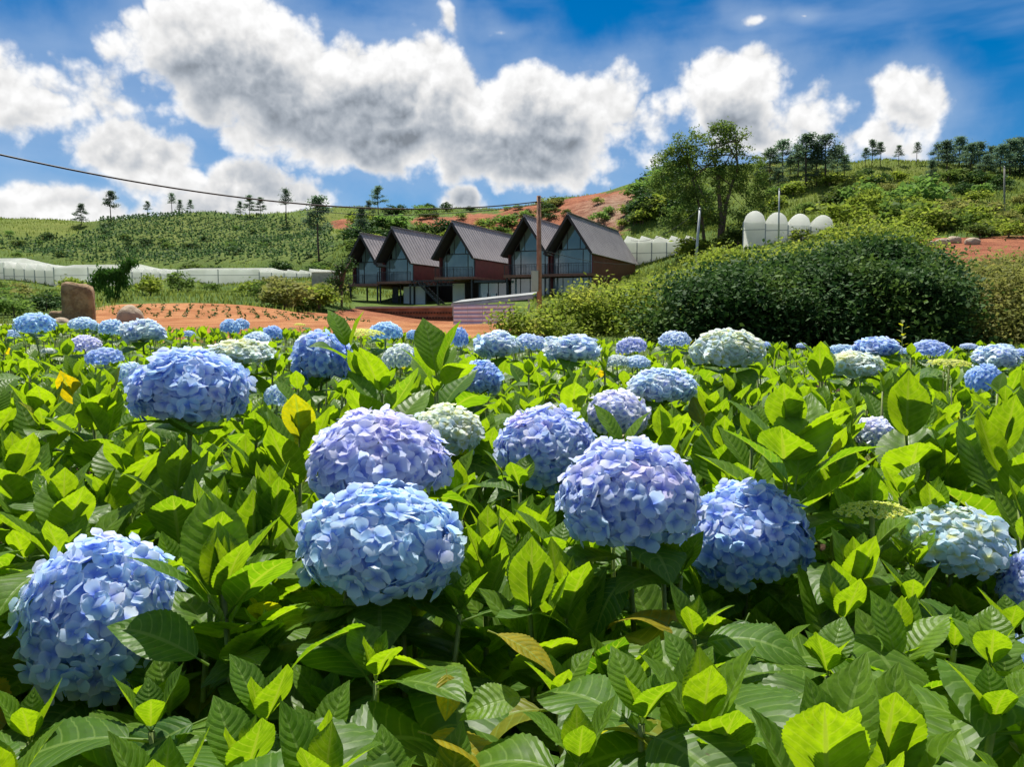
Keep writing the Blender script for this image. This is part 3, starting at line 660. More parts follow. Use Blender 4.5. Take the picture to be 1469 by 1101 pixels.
bush('broad_bush', 'yellow green feathery bush beside the huge dark bush', [blob(1440, 440, 80, 55, 16.6, 1.4), blob(1390, 468, 60, 38, 16.3, 1.2), blob(1510, 440, 80, 58, 16.6, 1.4), blob(1440, 492, 110, 30, 15.8, 1.2), blob(1430, 398, 60, 22, 18.5, 1.6)], 230, 120, .22, .095, G_YEL, 3, 5)
bush('broad_bush', 'light green bush of pale leafy sprays behind the huge dark bush', [blob(1250, 352, 70, 26, 24, 1.8), blob(1150, 380, 70, 22, 24, 1.7), blob(1080, 388, 70, 26, 23, 1.8), blob(1305, 378, 50, 24, 23.5, 1.5), blob(1180, 405, 180, 32, 22.5, 1.5), blob(1040, 392, 50, 24, 23, 1.5)], 300, 90, .24, .12, G_LIGHT, 4, 6)
# tall forked tree behind the slim pole
def grown_tree(name, label, base, H, crown_blobs, seed, mat, trunks, ncl, per, rc, size, cat='tree', group=None, bark=None):
    r = np.random.default_rng(seed); rr = random.Random(seed); e = empty(name, base); tag(e, label, cat, group)
    pts = clumps(crown_blobs, ncl, per, rc, r, .25, -.8)
    V, F = rot_leaves(pts, size, r); cr = link('crown', raw_mesh('crown', V, F), e, mat); cr['kind'] = 'stuff'
    for tr in trunks:
        mb = MB(); P_ = [Vector(p) for p in tr[0]]; mb.tube(P_, tr[1], 8); mb.build('trunk', bark or BARK, e, True)
    lm = MB()
    for i in range(16):
        b = crown_blobs[i % len(crown_blobs)]; tr = trunks[i % len(trunks)]; P_ = [Vector(p) for p in tr[0]]
        s = P_[-2].lerp(P_[-1], rr.uniform(0, .9)); q = Vector(b[:3])+Vector((rr.uniform(-.8, .8)*b[3], rr.uniform(-.6, .6)*b[4], rr.uniform(.0, .9)*b[5]))
        lm.tube([s, s.lerp(q, .5)+Vector((0, 0, .25)), q], [.09, .055, .02], 5)
    lm.build('limbs', bark or BARK, e, True)
    return e
tb = ray_ground(1032, 352, 45) or at(1032, 350, 60); TY = tb.y; sc_ = TY/FOC
def tbl(px, py, rx, ry, dp): c = at(px, py, TY)-tb; return (c.x, c.y, c.z, rx*sc_, dp, ry*sc_)
def tp_(px, py, dy=0): c = at(px, py, TY)-tb; return (c.x, c.y+dy, c.z)
grown_tree('forked_tree', 'tall airy forked tree with glossy leaves behind the slim pale pole', tuple(tb), 9, [tbl(1000, 215, 45, 32, 1.8), tbl(1050, 205, 35, 30, 1.8), tbl(965, 230, 26, 26, 1.4), tbl(1010, 265, 60, 38, 2.2), tbl(1070, 260, 40, 40, 2.0), tbl(1085, 300, 28, 22, 1.5), tbl(1000, 300, 45, 25, 1.8), tbl(1035, 185, 20, 14, 1.0), tbl(985, 320, 45, 22, 1.8), tbl(1060, 318, 35, 20, 1.6), tbl(950, 262, 26, 30, 1.6)], 5, G_TREE,
    [([tp_(1032, 365), tp_(1034, 310), tp_(1030, 260), tp_(1020, 205)], [.32, .26, .17, .05]), ([tp_(1036, 340), tp_(1042, 290), tp_(1058, 240), tp_(1055, 190)], [.22, .2, .13, .04]), ([tp_(1014, 365, .5), tp_(1008, 310, .5), tp_(995, 255, .5), tp_(985, 210, .5)], [.2, .16, .1, .03])], 520, 52, .30, .25)
# pine shapes
def pine_shape(seed, bare=.45, flat=.35, dens=1.0, wide=.26):
    wide *= 1.3; dens *= 1.7
    r = np.random.default_rng(seed); rr = random.Random(seed)
    tm = MB(); bend = rr.uniform(-.02, .02); tm.tube([(0, 0, -.04), (bend, 0, .35), (bend*1.5, .01, .7), (0, 0, .98)], [.017, .014, .010, .003], 6)
    pts = []; lm = []
    nt = rr.randrange(8, 12)
    for i in range(nt):
        f = i/(nt-1); z = bare+(1-bare)*f; rad = wide*(1-f*.72)*rr.uniform(.55, 1.1)*(.75+.5*math.sin(math.pi*min(1, f+.25)))
        for k in range(rr.randrange(3, 6)):
            a = rr.uniform(0, 6.28); q = Vector((math.cos(a)*rad, math.sin(a)*rad, z+rr.uniform(.0, .05)))
            tm.tube([(bend, 0, z-.02), tuple(q)], [.005, .002], 4); m_ = int(34*dens)
            c = np.array(q)*np.array((.8, .8, 1))+r.normal(size=(m_, 3))*np.array((.055, .055, .024)); c[:, :2] -= np.array(q)[:2]*r.uniform(0, .4, m_)[:, None]*.8; pts.append(c)
    pts.append(np.array((0, 0, .97))+r.normal(size=(60, 3))*np.array((.03, .03, .03)))
    V, F = rot_leaves(np.concatenate(pts), .042, r, .5, .5)
    cm = raw_mesh('pine_crown', V, F); cm.materials.append(G_PINE); t_ = tm.mesh('pine_trunk', True); t_.materials.append(PBARK)
    return cm, t_
PINES = [pine_shape(1), pine_shape(2, .55, wide=.22), pine_shape(3, .35, wide=.28, dens=1.3), pine_shape(4, .5, wide=.24), pine_shape(5, .25, wide=.30, dens=1.5), pine_shape(6, .6, wide=.17, dens=.6)]
def pine(px, base_py, top_py, v, label, group=None, Y=None, wide=1.0):
    g_ = None
    if Y is None:
        g_ = ray_ground(px, base_py, 60)
        if g_ is None:                                               # stands on the skyline: take the crest
            best = None
            for yy in np.arange(90, 260, 2.0):
                p = at(px, base_py, yy); dz = p.z-gz(p.x, p.y)
                if best is None or dz < best[0]: best = (dz, p.x, p.y)
            g_ = Vector((best[1], best[2], gz(best[1], best[2])))
    else: p = at(px, base_py, Y); g_ = Vector((p.x, p.y, gz(p.x, p.y)))
    H = max(3, at(px, top_py, g_.y).z-g_.z)
    e = empty('pine_tree', tuple(g_), rng.uniform(0, 6.28)); tag(e, label, 'pine', group)
    cm, tm = PINES[v]
    for nme, me in (('trunk', tm), ('crown', cm)):
        o = link(nme, me, e); o.scale = (H*wide, H*wide, H)
        if nme == 'crown': o['kind'] = 'stuff'
RP = 'pines in the grove on the right hand hill'
grp = [(1104, 300, 215, 0), (1122, 295, 203, 0), (1143, 300, 210, 3), (1156, 300, 197, 1), (1170, 310, 215, 4), (1183, 300, 197, 3), (1200, 300, 212, 2), (1210, 290, 225, 2), (1132, 300, 230, 4), (1090, 300, 235, 2), (1150, 315, 250, 4), (1190, 318, 250, 4), (1115, 310, 250, 4)]
for px, b0, t0, v in grp: pine(px, b0, t0, v, 'pine in the dense grove above the arched greenhouse', 'pines above the arched greenhouse', Y=rng.uniform(112, 128), wide=1.4)
for px, b0, t0, v, lab in [(1250, 250, 202, 0, 'pair of crowns pine on the open crest next to the grove'), (1262, 250, 206, 1, 'narrow crowned pine touching its twin on the open crest'), (1288, 262, 210, 3, 'slim pine with thin crown beside the crest pair'), (1240, 290, 250, 1, 'thin pine lower on the slope beneath the crest pair'), (1335, 275, 232, 2, 'lone dark pine on the open grassy slope'), (1315, 240, 206, 5, 'nearly bare dead looking pine on the crest')]: pine(px, b0, t0, v, lab, Y=130 if lab[0:4] != 'lone' else 110)
for px, b0, t0, v in [(1345, 250, 208, 4), (1358, 245, 205, 2), (1376, 245, 199, 4), (1392, 250, 208, 2), (1405, 255, 206, 4), (1420, 262, 212, 2), (1434, 265, 210, 4), (1448, 265, 203, 2), (1462, 268, 200, 4), (1475, 265, 203, 2), (1490, 262, 200, 4), (1510, 262, 205, 2), (1412, 268, 225, 4), (1455, 285, 235, 4), (1385, 258, 225, 4)]: pine(px, b0, t0, v, 'dense pine in the wood on the far hill top', 'pines of the hill top wood', Y=rng.uniform(122, 134), wide=1.5)
for px, b0, t0, v, lab in [(117, 324, 294, 4, 'bushy little pine on the low saddle of the crop hill'), (160, 320, 277, 1, 'slender pine with flat layered crown on the crop hill'), (212, 312, 290, 3, 'leaning small pine on the shoulder of the crop hill'), (247, 306, 279, 5, 'sparse tall pine on top of the crop hill'), (258, 305, 288, 2, 'low bushy pine under the sparse one on the crop hill'), (273, 305, 289, 2, 'round low pine at the end of the hilltop trio'),
    (345, 310, 290, 4, 'spreading pine at the start of the dark hilltop clump'), (358, 312, 282, 2, 'tallest dark pine of the hilltop clump over the crop rows'), (374, 312, 285, 2, 'dark pine at the far end of the hilltop clump'), (411, 322, 274, 5, 'very thin bare stemmed pine past the dark clump'), (458, 378, 288, 1, 'tall thin stemmed pine standing on the slope below the crest'), (543, 312, 269, 0, 'layered pine above the first gabled roofs'), (518, 350, 300, 2, 'dark bushy pine behind the stilted house'), (530, 318, 290, 4, 'low pine beside the layered one above the roofs')]: pine(px, b0, t0, v, lab, wide=1.1)
# shrubs and small trees on the slopes: shared shapes
def shrub_shape(seed, n=26, per=26, size=.16, rc=.13):
    r = np.random.default_rng(seed); pts = clumps([(0, 0, .5, .55, .55, .5), (.25, .1, .35, .4, .4, .35), (-.3, -.1, .3, .4, .4, .3)], n, per, rc, r, .4, -.5); pts = pts[pts[:, 2] > -.05]
    V, F = rot_leaves(pts, size, r); me = raw_mesh('shrub_crown', V, F)
    mb = MB(); mb.tube([(0, 0, -.15), (.02, .02, .3), (.1, 0, .75)], [.04, .03, .012], 6); mb.tube([(0, 0, -.1), (-.15, .05, .5)], [.03, .01], 5); t_ = mb.mesh('shrub_stem', True); t_.materials.append(BARK)
    return me, t_
SHR = {}
for k, mt in (('h', G_HILL), ('l', G_LIGHT), ('y', G_YEL), ('d', G_BUSH)):
    SHR[k] = []
    for i in range(3):
        me, t_ = shrub_shape(30+i+ord(k)); me.materials.append(mt); SHR[k].append((me, t_))
def shrub(px, py, hpx, k, label, group, wide=1.0, Y=None):
    g_ = ray_ground(px, py, 14) if Y is None else None
    if g_ is None:
        if Y is None: return None
        p = at(px, py, Y); g_ = Vector((p.x, p.y, gz(p.x, p.y)))
    s = hpx*g_.y/FOC; e = empty('shrub', tuple(g_), rng.uniform(0, 6.28)); tag(e, label, 'shrub', group); me, t_ = rng.choice(SHR[k])
    o = link('stem', t_, e); o.scale = (s, s, s)
    o = link('crown', me, e); o.scale = (s*wide, s*wide, s); o['kind'] = 'stuff'
    return e
def scatter(n, x0, x1, y0, y1, h0, h1, kinds, label, group, wide=1.2, test=None):
    for _ in range(n):
        px, py = rng.uniform(x0, x1), rng.uniform(y0, y1)
        if test and not test(px, py): continue
        shrub(px, py, rng.uniform(h0, h1), rng.choice(kinds), label, group, wide*rng.uniform(.85, 1.3))
scatter(34, -40, 500, 418, 446, 14, 30, 'hhly', 'green shrub in the rough grass below the long greenhouses', 'shrubs below the long greenhouses', test=lambda x, y: not (140 < x < 400 and y > 428))
scatter(8, -10, 85, 440, 456, 22, 36, 'hd', 'dense dark shrub crowding up to the standing stone', 'shrubs by the standing stone')
scatter(9, 400, 470, 428, 448, 22, 40, 'yl', 'tall pale grassy shrub at the end of the red mound', 'shrubs at the end of the red mound')
scatter(46, 500, 800, 320, 384, 10, 22, 'hhldd', 'green shrub on the steep bank right above the house roofs', 'shrubs on the bank above the houses', 1.5)
scatter(26, 560, 800, 300, 316, 6, 12, 'hd', 'small shrub along the rim of the red cut', 'shrubs on the rim of the red cut', 1.6)
scatter(16, 770, 930, 290, 336, 8, 16, 'hly', 'small shrub clinging to the red earth cut', 'shrubs on the red earth cut', 1.4)
scatter(40, 905, 1010, 280, 326, 16, 28, 'hhdl', 'dense green shrub on the bank beside the red cut', 'shrubs on the bank beside the red cut', 1.3)
scatter(16, 925, 985, 250, 285, 16, 26, 'hd', 'dark shrub covering the shoulder of the right hill', 'shrubs on the shoulder of the right hill', 1.3)
scatter(46, 1090, 1469, 255, 312, 7, 20, 'hlyd', 'scattered shrub on the open grassy hill under the pines', 'shrubs on the open grassy hill', 1.5)
scatter(22, 1300, 1480, 312, 342, 18, 34, 'lyyh', 'yellow green shrub along the top of the red clearing', 'shrubs along the red clearing', 1.4)
scatter(16, 1200, 1320, 300, 345, 22, 46, 'llh', 'fresh green leafy shrub beside the arched greenhouse', 'shrubs beside the arched greenhouse', 1.1)
scatter(14, 990, 1060, 352, 395, 14, 26, 'lhl', 'bright green shrub around the foot of the forked tree', 'shrubs around the forked tree', 1.4)
scatter(12, 1060, 1200, 338, 350, 12, 20, 'lh', 'low green shrub in front of the arched greenhouse', 'shrubs in front of the arched greenhouse', 1.5)
scatter(30, -20, 500, 330, 372, 5, 9, 'hd', 'tiny shrub among the crop rows', 'shrubs among the crop rows', 1.6)
scatter(16, -20, 470, 388, 398, 9, 16, 'hd', 'shrub tucked between the greenhouses and the crop hill', 'shrubs behind the greenhouses', 1.6)
# small dark tree at the stilted house, and drooping bamboo on the left
p = ray_ground(490, 440, 40) or at(490, 440, 64); s_ = p.y/FOC
grown_tree('round_tree', 'small dark rounded tree beside the stilted house', tuple(p), 3, [(0, 0, 42*s_, 17*s_, 1.0, 20*s_), (-.5, 0, 30*s_, 13*s_, .8, 14*s_), (.5, .1, 55*s_, 12*s_, .8, 14*s_)], 9, G_BUSH, [([(0, 0, -.2), (.03, 0, 1.2), (0, 0, 2.4)], [.10, .08, .03])], 60, 34, .16, .15)
p = ray_ground(165, 434, 34) or at(165, 432, 50); e = empty('bamboo_clump', tuple(p)); tag(e, 'drooping dark green bamboo clump behind the red mound', 'bamboo')
r_ = np.random.default_rng(4); s_ = p.y/FOC
for i, (tx, tz, dr) in enumerate([(-22, 34, 16), (-14, 44, 8), (-4, 42, 2), (6, 40, -2), (16, 50, 0), (20, 58, 1), (-28, 26, 10), (10, 36, 12)]):
    P_ = [Vector((i*.06-.25, 0, -.1)), Vector((tx*.5*s_, .1*i-.3, tz*.75*s_)), Vector((tx*s_, .12*i-.4, tz*s_)), Vector((tx*1.35*s_, .12*i-.4, (tz-dr)*s_))]
    mb = MB(); mb.tube(P_, [.04, .03, .02, .01], 5); c_ = mb.build('cane', G_BAMB, e, True)
    pts = []
    for k in range(3):
        for f in np.linspace(0, 1, 26): q = P_[k].lerp(P_[k+1], f); pts += [np.array(q)+r_.normal(size=3)*.16 for _ in range(4 if k else 1)]
    V, F = rot_leaves(np.array(pts), .34, r_, .2, .28, (0, 0, -.6)); cr = link('leaves', raw_mesh('bamboo_leaves', V, F), e, G_BAMB); cr['kind'] = 'stuff'
# crop rows on the left hill and grass on the slopes: nobody could count these
def mask_at(a, x, y): return a[np.clip(((y-GY0)/GS).astype(int), 0, ny-1), np.clip(((x-GX0)/GS).astype(int), 0, nx-1)]
def zs_at(x, y):
    i = (x-GX0)/GS; j = (y-GY0)/GS; i0 = i.astype(int); j0 = j.astype(int); fx = i-i0; fy = j-j0
    return (Zs[j0, i0]*(1-fx)+Zs[j0, i0+1]*fx)*(1-fy)+(Zs[j0+1, i0]*(1-fx)+Zs[j0+1, i0+1]*fx)*fy
r_ = np.random.default_rng(8); pts = []
for k in range(-70, 120):
    s = np.arange(-200, 200, .95); dirx, diry = .45, .893
    x = -70+s*dirx-k*2.7*diry+r_.normal(size=len(s))*.12; y = 165+s*diry+k*2.7*dirx+r_.normal(size=len(s))*.12
    pts.append(np.stack([x, y], 1))
pts = np.concatenate(pts); pts = pts[(pts[:, 0] > -200) & (pts[:, 0] < -15) & (pts[:, 1] > 126) & (pts[:, 1] < 225)]
pts = pts[mask_at(crop, pts[:, 0], pts[:, 1]) > .45]
pz = zs_at(pts[:, 0], pts[:, 1]); c3 = np.concatenate([pts, pz[:, None]], 1)
cen = np.repeat(c3, 10, 0); h_ = r_.uniform(0, 1, len(cen)); cen[:, 2] += .1+h_*1.0; cen[:, :2] += r_.normal(size=(len(cen), 2))*(.34*(1.05-h_))[:, None]
V, F = rot_leaves(cen, .55, r_, .3, .6); o = link('crop_rows', raw_mesh('crop_rows', V, F), None, G_CROP); tag(o, 'rows of dark green crops planted across the left hill', 'crops', kind='stuff')
def grass(n, x0, x1, y0, y1, size, seed, test=None):
    r = np.random.default_rng(seed); x = r.uniform(x0, x1, n); y = r.uniform(y0, y1, n)
    px = 734.5+FOC*x/np.maximum(y, 1); k = (mask_at(red, x, y) < .3) & (mask_at(crop, x, y) < .4) & ((y > 47) | (r.uniform(0, 1, n) < .25)) & ~((y < 92) & (px > 505) & (px < 760)) & ~((y < 36) & (px > 60) & (px < 430)) & (px > -80) & (px < 1560)
    x, y = x[k], y[k]; c = np.stack([x, y, zs_at(x, y)+size*.3], 1)
    return rot_leaves(c, size, r, .0, .22, (0, 0, 1.0))
parts_ = [grass(60000, -40, 45, 11, 47, .22, 1), grass(40000, -75, 75, 40, 105, .42, 2), grass(60000, -30, 120, 70, 145, .55, 3), grass(30000, -150, 20, 100, 235, .6, 4)]
VV = np.concatenate([v for v, f in parts_]); k = 0; FF = []
for v, f in parts_: FF.append(f+k); k += len(v)
o = link('grass', raw_mesh('grass', VV, np.concatenate(FF)), None, G_GRASS); tag(o, 'rough yellow green grass over the slopes', 'grass', kind='stuff')
# seedlings on the red mound
r_ = np.random.default_rng(12); seeds = []
for i in range(10):
    for j in range(26):
        x_, y_ = -23+j*.62+(i % 2)*.3, 33+i*.85
        if mask_at(red, np.array([x_]), np.array([y_]))[0] > .5: seeds.append((x_+r_.normal()*.08, y_+r_.normal()*.08))
if seeds:
    sx = np.array(seeds); c = np.concatenate([sx, zs_at(sx[:, 0], sx[:, 1])[:, None]+.08], 1); c = np.repeat(c, 5, 0)+r_.normal(size=(len(sx)*5, 3))*np.array((.05, .05, .03))
    V, F = rot_leaves(c, .14, r_, .3, .5); o = link('seedlings', raw_mesh('seedlings', V, F), None, G_BUSH); tag(o, 'rows of small seedlings on the red earth mound', 'seedlings', kind='stuff')
# ------------------------------------------------------------------ hydrangea field: materials
def leaf_material():
    m, t, b, o = mat_new('hydrangea leaf')
    uvn = t.node('ShaderNodeUVMap').outputs[0]; u, v, _ = t.sep(uvn)
    oi = t.node('ShaderNodeObjectInfo'); tint = oi.outputs['Color']; rnd = oi.outputs['Random']
    a = t.m('MULTIPLY', t.m('ABSOLUTE', t.m('SUBTRACT', u, .5)), 2.0)            # 0 midrib .. 1 margin
    tcv = t.comb(t.m('MULTIPLY', u, 1.0), t.m('MULTIPLY', v, 1.4), rnd)
    nz = t.noise(tcv, 5, 3, .6)
    s_ = t.m('SUBTRACT', v, t.m('MULTIPLY', t.m('POWER', a, 1.35), .20))
    s_ = t.m('ADD', s_, t.m('MULTIPLY', t.m('SUBTRACT', nz, .5), .018))
    sw = t.m('MULTIPLY', s_, 9.5)
    fr = t.m('ABSOLUTE', t.m('SUBTRACT', t.m('FRACT', sw), .5))                   # .5 on a vein
    vein = t.ramp(fr, .40, .49)
    mid = t.ramp(a, .035, .09, 1, 0)
    veins = t.m('MAXIMUM', t.m('MULTIPLY', vein, t.ramp(a, .9, 1.0, .75, .2)), mid)
    col = t.mix(t.ramp(nz, .3, .75), tint, t.mix(.45, tint, rgb(.035, .085, .012)))
    col = t.mix(t.m('MULTIPLY', veins, .75), col, t.mix(.7, tint, rgb(.24, .36, .09)))
    spot = t.ramp(t.noise(tcv, 17, 1), .74, .79)
    col = t.mix(t.m('MULTIPLY', spot, .6), col, rgb(.09, .06, .02))
    t.inp(b.inputs['Base Color'], col); b.inputs['Roughness'].default_value = .44; b.inputs['Specular IOR Level'].default_value = .28
    hgt = t.m('SUBTRACT', t.m('MULTIPLY', t.m('SUBTRACT', .5, fr), 1.3), t.m('MULTIPLY', mid, .5))
    bn = t.node('ShaderNodeBump'); bn.inputs['Strength'].default_value = .30; bn.inputs['Distance'].default_value = .004; t.inp(bn.inputs['Height'], hgt); t.l.new(bn.outputs[0], b.inputs['Normal'])
    tr = t.node('ShaderNodeBsdfTranslucent')
    tcol = t.mix(1, col, rgb(3.5, 3.0, .35), 'MULTIPLY'); tcol = t.mix(t.ramp(nz, .35, .7, .0, .35), tcol, t.mix(1, tcol, rgb(.6, .72, .6), 'MULTIPLY')); tcol = t.mix(t.m('MULTIPLY', veins, .75), tcol, rgb(.33, .44, .03))
    t.inp(tr.inputs[0], tcol)
    mx = t.node('ShaderNodeMixShader'); mx.inputs[0].default_value = .46
    t.l.new(b.outputs[0], mx.inputs[1]); t.l.new(tr.outputs[0], mx.inputs[2]); t.l.new(mx.outputs[0], o.inputs[0])
    return m
def petal_material(name='hydrangea petal', eye=None):
    m, t, b, o = mat_new(name)
    u, v, _ = t.sep(t.node('ShaderNodeUVMap').outputs[0])
    oi = t.node('ShaderNodeObjectInfo'); tint = oi.outputs['Color']
    big = t.noise(t.node('ShaderNodeNewGeometry').outputs['Position'], 22, 3)
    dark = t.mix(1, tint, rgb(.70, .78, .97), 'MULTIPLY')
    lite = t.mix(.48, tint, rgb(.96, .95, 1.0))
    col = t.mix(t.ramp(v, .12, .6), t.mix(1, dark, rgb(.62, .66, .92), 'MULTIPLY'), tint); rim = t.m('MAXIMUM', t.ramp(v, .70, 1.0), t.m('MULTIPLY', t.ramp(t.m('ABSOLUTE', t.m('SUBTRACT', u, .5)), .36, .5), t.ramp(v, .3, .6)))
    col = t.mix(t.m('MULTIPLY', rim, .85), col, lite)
    if eye: col = t.mix(t.ramp(v, .12, .62, .85, 0), col, eye)
    col = t.mix(t.ramp(big, .5, .8, 0, .22), col, rgb(.84, .85, .99))
    lines = t.m('ABSOLUTE', t.m('SUBTRACT', t.m('FRACT', t.m('MULTIPLY', u, 5)), .5))
    col = t.mix(t.ramp(lines, .38, .5, 0, .14), col, dark)
    t.inp(b.inputs['Base Color'], col); b.inputs['Roughness'].default_value = .55; b.inputs['Specular IOR Level'].default_value = .25
    tr = t.node('ShaderNodeBsdfTranslucent'); t.inp(tr.inputs[0], t.mix(1, col, rgb(.92, .96, 1.0), 'MULTIPLY'))
    mx = t.node('ShaderNodeMixShader'); mx.inputs[0].default_value = .56
    t.l.new(b.outputs[0], mx.inputs[1]); t.l.new(tr.outputs[0], mx.inputs[2]); t.l.new(mx.outputs[0], o.inputs[0])
    return m
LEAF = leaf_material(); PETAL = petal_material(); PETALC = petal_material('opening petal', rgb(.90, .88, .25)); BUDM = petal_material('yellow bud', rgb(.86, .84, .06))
STEM = simple('hydrangea stem', rgb(.17, .22, .05), .55, .3, 30)
CORE = simple('hydrangea umbel', rgb(.16, .24, .20), .7, .3, 30)
# ------------------------------------------------------------------ leaf and floret shapes
def leaf_mesh(name, arch, fold, wave, wid, seed, nl=38, nw=3, serr=True):
    r = random.Random(seed); V = []; UV = []; F = []
    rows = []
    for i in range(nl+1):
        tt = i/nl
        w = wid*(max(tt, 0)**.62)*((1-tt)**.80)*2.05*(1+.15*math.sin(tt*3))
        if tt > .7: w *= 1-.5*((tt-.7)/.3)**1.0*(1-.2*tt)
        if serr and 0 < i < nl: w *= 1+(.022 if i % 2 else -.018)
        rows.append((tt, max(w*.5, .004)))
    ph = r.uniform(0, 6)
    for i, (tt, hw) in enumerate(rows):
        yy = .13+tt*.87
        a = arch*tt                                                   # arching along the midrib
        cy = .13+.87*(math.sin(a)/arch if abs(arch) > .01 else tt); cz = -.87*((1-math.cos(a))/arch if abs(arch) > .01 else 0)
        for j in range(-nw, nw+1):
            q = j/nw; x = q*hw
            zz = cz+abs(x)*fold-(abs(q)**2.2)*hw*.16+wave*math.sin(tt*9+ph+(1.6 if j > 0 else 0))*q*q*hw
            if serr and abs(j) == nw: zz += .0025*(1 if i % 2 else -1)
            V.append((x*(1-.08*fold), cy, zz)); UV.append((q*.5+.5, tt))
    k = 2*nw+1
    for i in range(nl):
        for j in range(k-1): F.append((i*k+j, i*k+j+1, (i+1)*k+j+1, (i+1)*k+j))
    # leaf stalk
    n0 = len(V)
    for yy, rr in ((0, .013), (.14, .009)):
        for j in range(4):
            w = math.pi/2*j+.8; V.append((rr*math.cos(w), yy, rr*math.sin(w)-.004)); UV.append((.5, .02))
    for j in range(4): F.append((n0+j, n0+(j+1) % 4, n0+4+(j+1) % 4, n0+4+j))
    me = raw_mesh(name, V, F, True, UV); me.materials.append(LEAF); return me
LEAFS = [leaf_mesh('leaf', ar, fo, wa, wi, i) for i, (ar, fo, wa, wi) in enumerate([(.5, .32, .06, .64), (.9, .25, .10, .68), (.3, .42, .05, .60), (1.2, .2, .12, .68), (.7, .4, .08, .63), (.15, .5, .06, .58), (1.4, .3, .1, .66), (-.15, .35, .08, .62)])]
LEAFF = [leaf_mesh('leaf_simple', ar, fo, wa, wi, i, 8, 2, False) for i, (ar, fo, wa, wi) in enumerate([(.5, .35, .06, .66), (.9, .25, .10, .70), (.3, .42, .05, .62), (1.2, .2, .12, .68)])]
ERECT = [0, 2, 5, 7]; SPREAD = [1, 3, 4, 6]
def floret_geo(seed, nl=7, nw=3, cup=.25):
    r = random.Random(seed); V = []; UV = []; F = []
    for p in range(4):
        ang = p*math.pi/2+r.uniform(-.12, .12); sc = r.uniform(.88, 1.08); tilt = r.uniform(-.10, .34); lift = .05*(p % 2)
        n0 = len(V)
        for i in range(nl+1):
            tt = (0, .15, .35, .55, .72, .86, .95, 1.0)[i] if nl == 7 else (0, .4, .8, 1.0)[i]; hw = float(np.interp(tt, [0, .15, .35, .55, .72, .86, .95, 1], [.08, .22, .38, .49, .52, .47, .35, .15]))
            for j in range(-nw, nw+1):
                q = j/nw; x = q*hw; y = tt*sc*(1-.12*q*q*(tt > .5)); z = lift+tilt*tt+cup*(tt*tt*.35)-.22*max(0, tt-.5)**2*4*.25-.10*q*q*(1-.3*tt)+.04*math.sin(5*tt+seed+p)
                c, s = math.cos(ang), math.sin(ang)
                V.append((c*x-s*y, s*x+c*y, z)); UV.append((q*.5+.5, tt))
        k = 2*nw+1
        for i in range(nl):
            for j in range(k-1): F.append((n0+i*k+j, n0+i*k+j+1, n0+(i+1)*k+j+1, n0+(i+1)*k+j))
    n0 = len(V)                                                       # the eye of the floret
    for x, y, z in ((.09, 0, .06), (0, .09, .06), (-.09, 0, .06), (0, -.09, .06), (0, 0, .14)): V.append((x, y, z)); UV.append((.5, 0.0))
    for a in range(4): F.append((n0+a, n0+(a+1) % 4, n0+4, n0+4))
    return np.array(V), np.array(F), np.array(UV)
def floret_mesh(i):
    V, F, UV = floret_geo(i, cup=[.5, .2, .8, .0, .4][i % 5])
    tri = []; q = []
    me = raw_mesh('floret', V, F[:-4], True, UV); me.materials.append(PETAL); return me
FLORETS = [floret_mesh(i) for i in range(6)]; FLORETC = []
for f_ in FLORETS: c_ = f_.copy(); c_.materials[0] = PETALC; FLORETC.append(c_)
def dome_points(n, maxpol, r):
    out = []; ga = math.pi*(3-math.sqrt(5)); c0 = math.cos(maxpol)
    for i in range(n):
        z = 1-(1-c0)*(i+.5)/n; z = max(-1, min(1, z+r.uniform(-.02, .02))); a = i*ga+r.uniform(-.12, .12); s = math.sqrt(max(0, 1-z*z))
        out.append(Vector((s*math.cos(a), s*math.sin(a), z)))
    return out
def frame(nrm, roll):
    z = nrm.normalized(); a = z.cross(Vector((0, 0, 1)) if abs(z.z) < .95 else Vector((1, 0, 0))).normalized(); b = z.cross(a)
    c, s = math.cos(roll), math.sin(roll); x = a*c+b*s; y = z.cross(x)
    return Matrix((x, y, z)).transposed()
def far_head_mesh(seed, n, maxpol, fs, flat=.8, cup=.2):
    r = random.Random(seed); VV = []; FF = []; UU = []; k = 0
    geos = [floret_geo(i, 3, 1, cup) for i in range(3)]
    for p in dome_points(n, maxpol, r):
        V, F, UV = geos[r.randrange(3)]
        nn = Vector((p.x, p.y, p.z/flat)).normalized()+Vector((r.uniform(-.3, .3), r.uniform(-.3, .3), r.uniform(-.3, .3)))
        Mx = np.array(frame(nn, r.uniform(0, 6.3)))*(fs*r.uniform(.85, 1.15)); lump = r.uniform(.9, 1.06)
        VV.append(V@Mx.T+np.array((p.x*lump, p.y*lump, p.z*flat*lump))); FF.append(F[:-4]+k); UU.append(UV); k += len(V)
    me = raw_mesh('flower_head', np.concatenate(VV), np.concatenate(FF), True, np.concatenate(UU)); me.materials.append(PETAL); return me
FARHEAD = [far_head_mesh(i, 95, 1.95, .24, .78) for i in range(3)]
BUDHEAD = [far_head_mesh(20+i, 190, 1.4, .085, .42, .9) for i in range(2)]
for b_ in BUDHEAD: b_.materials[0] = BUDM
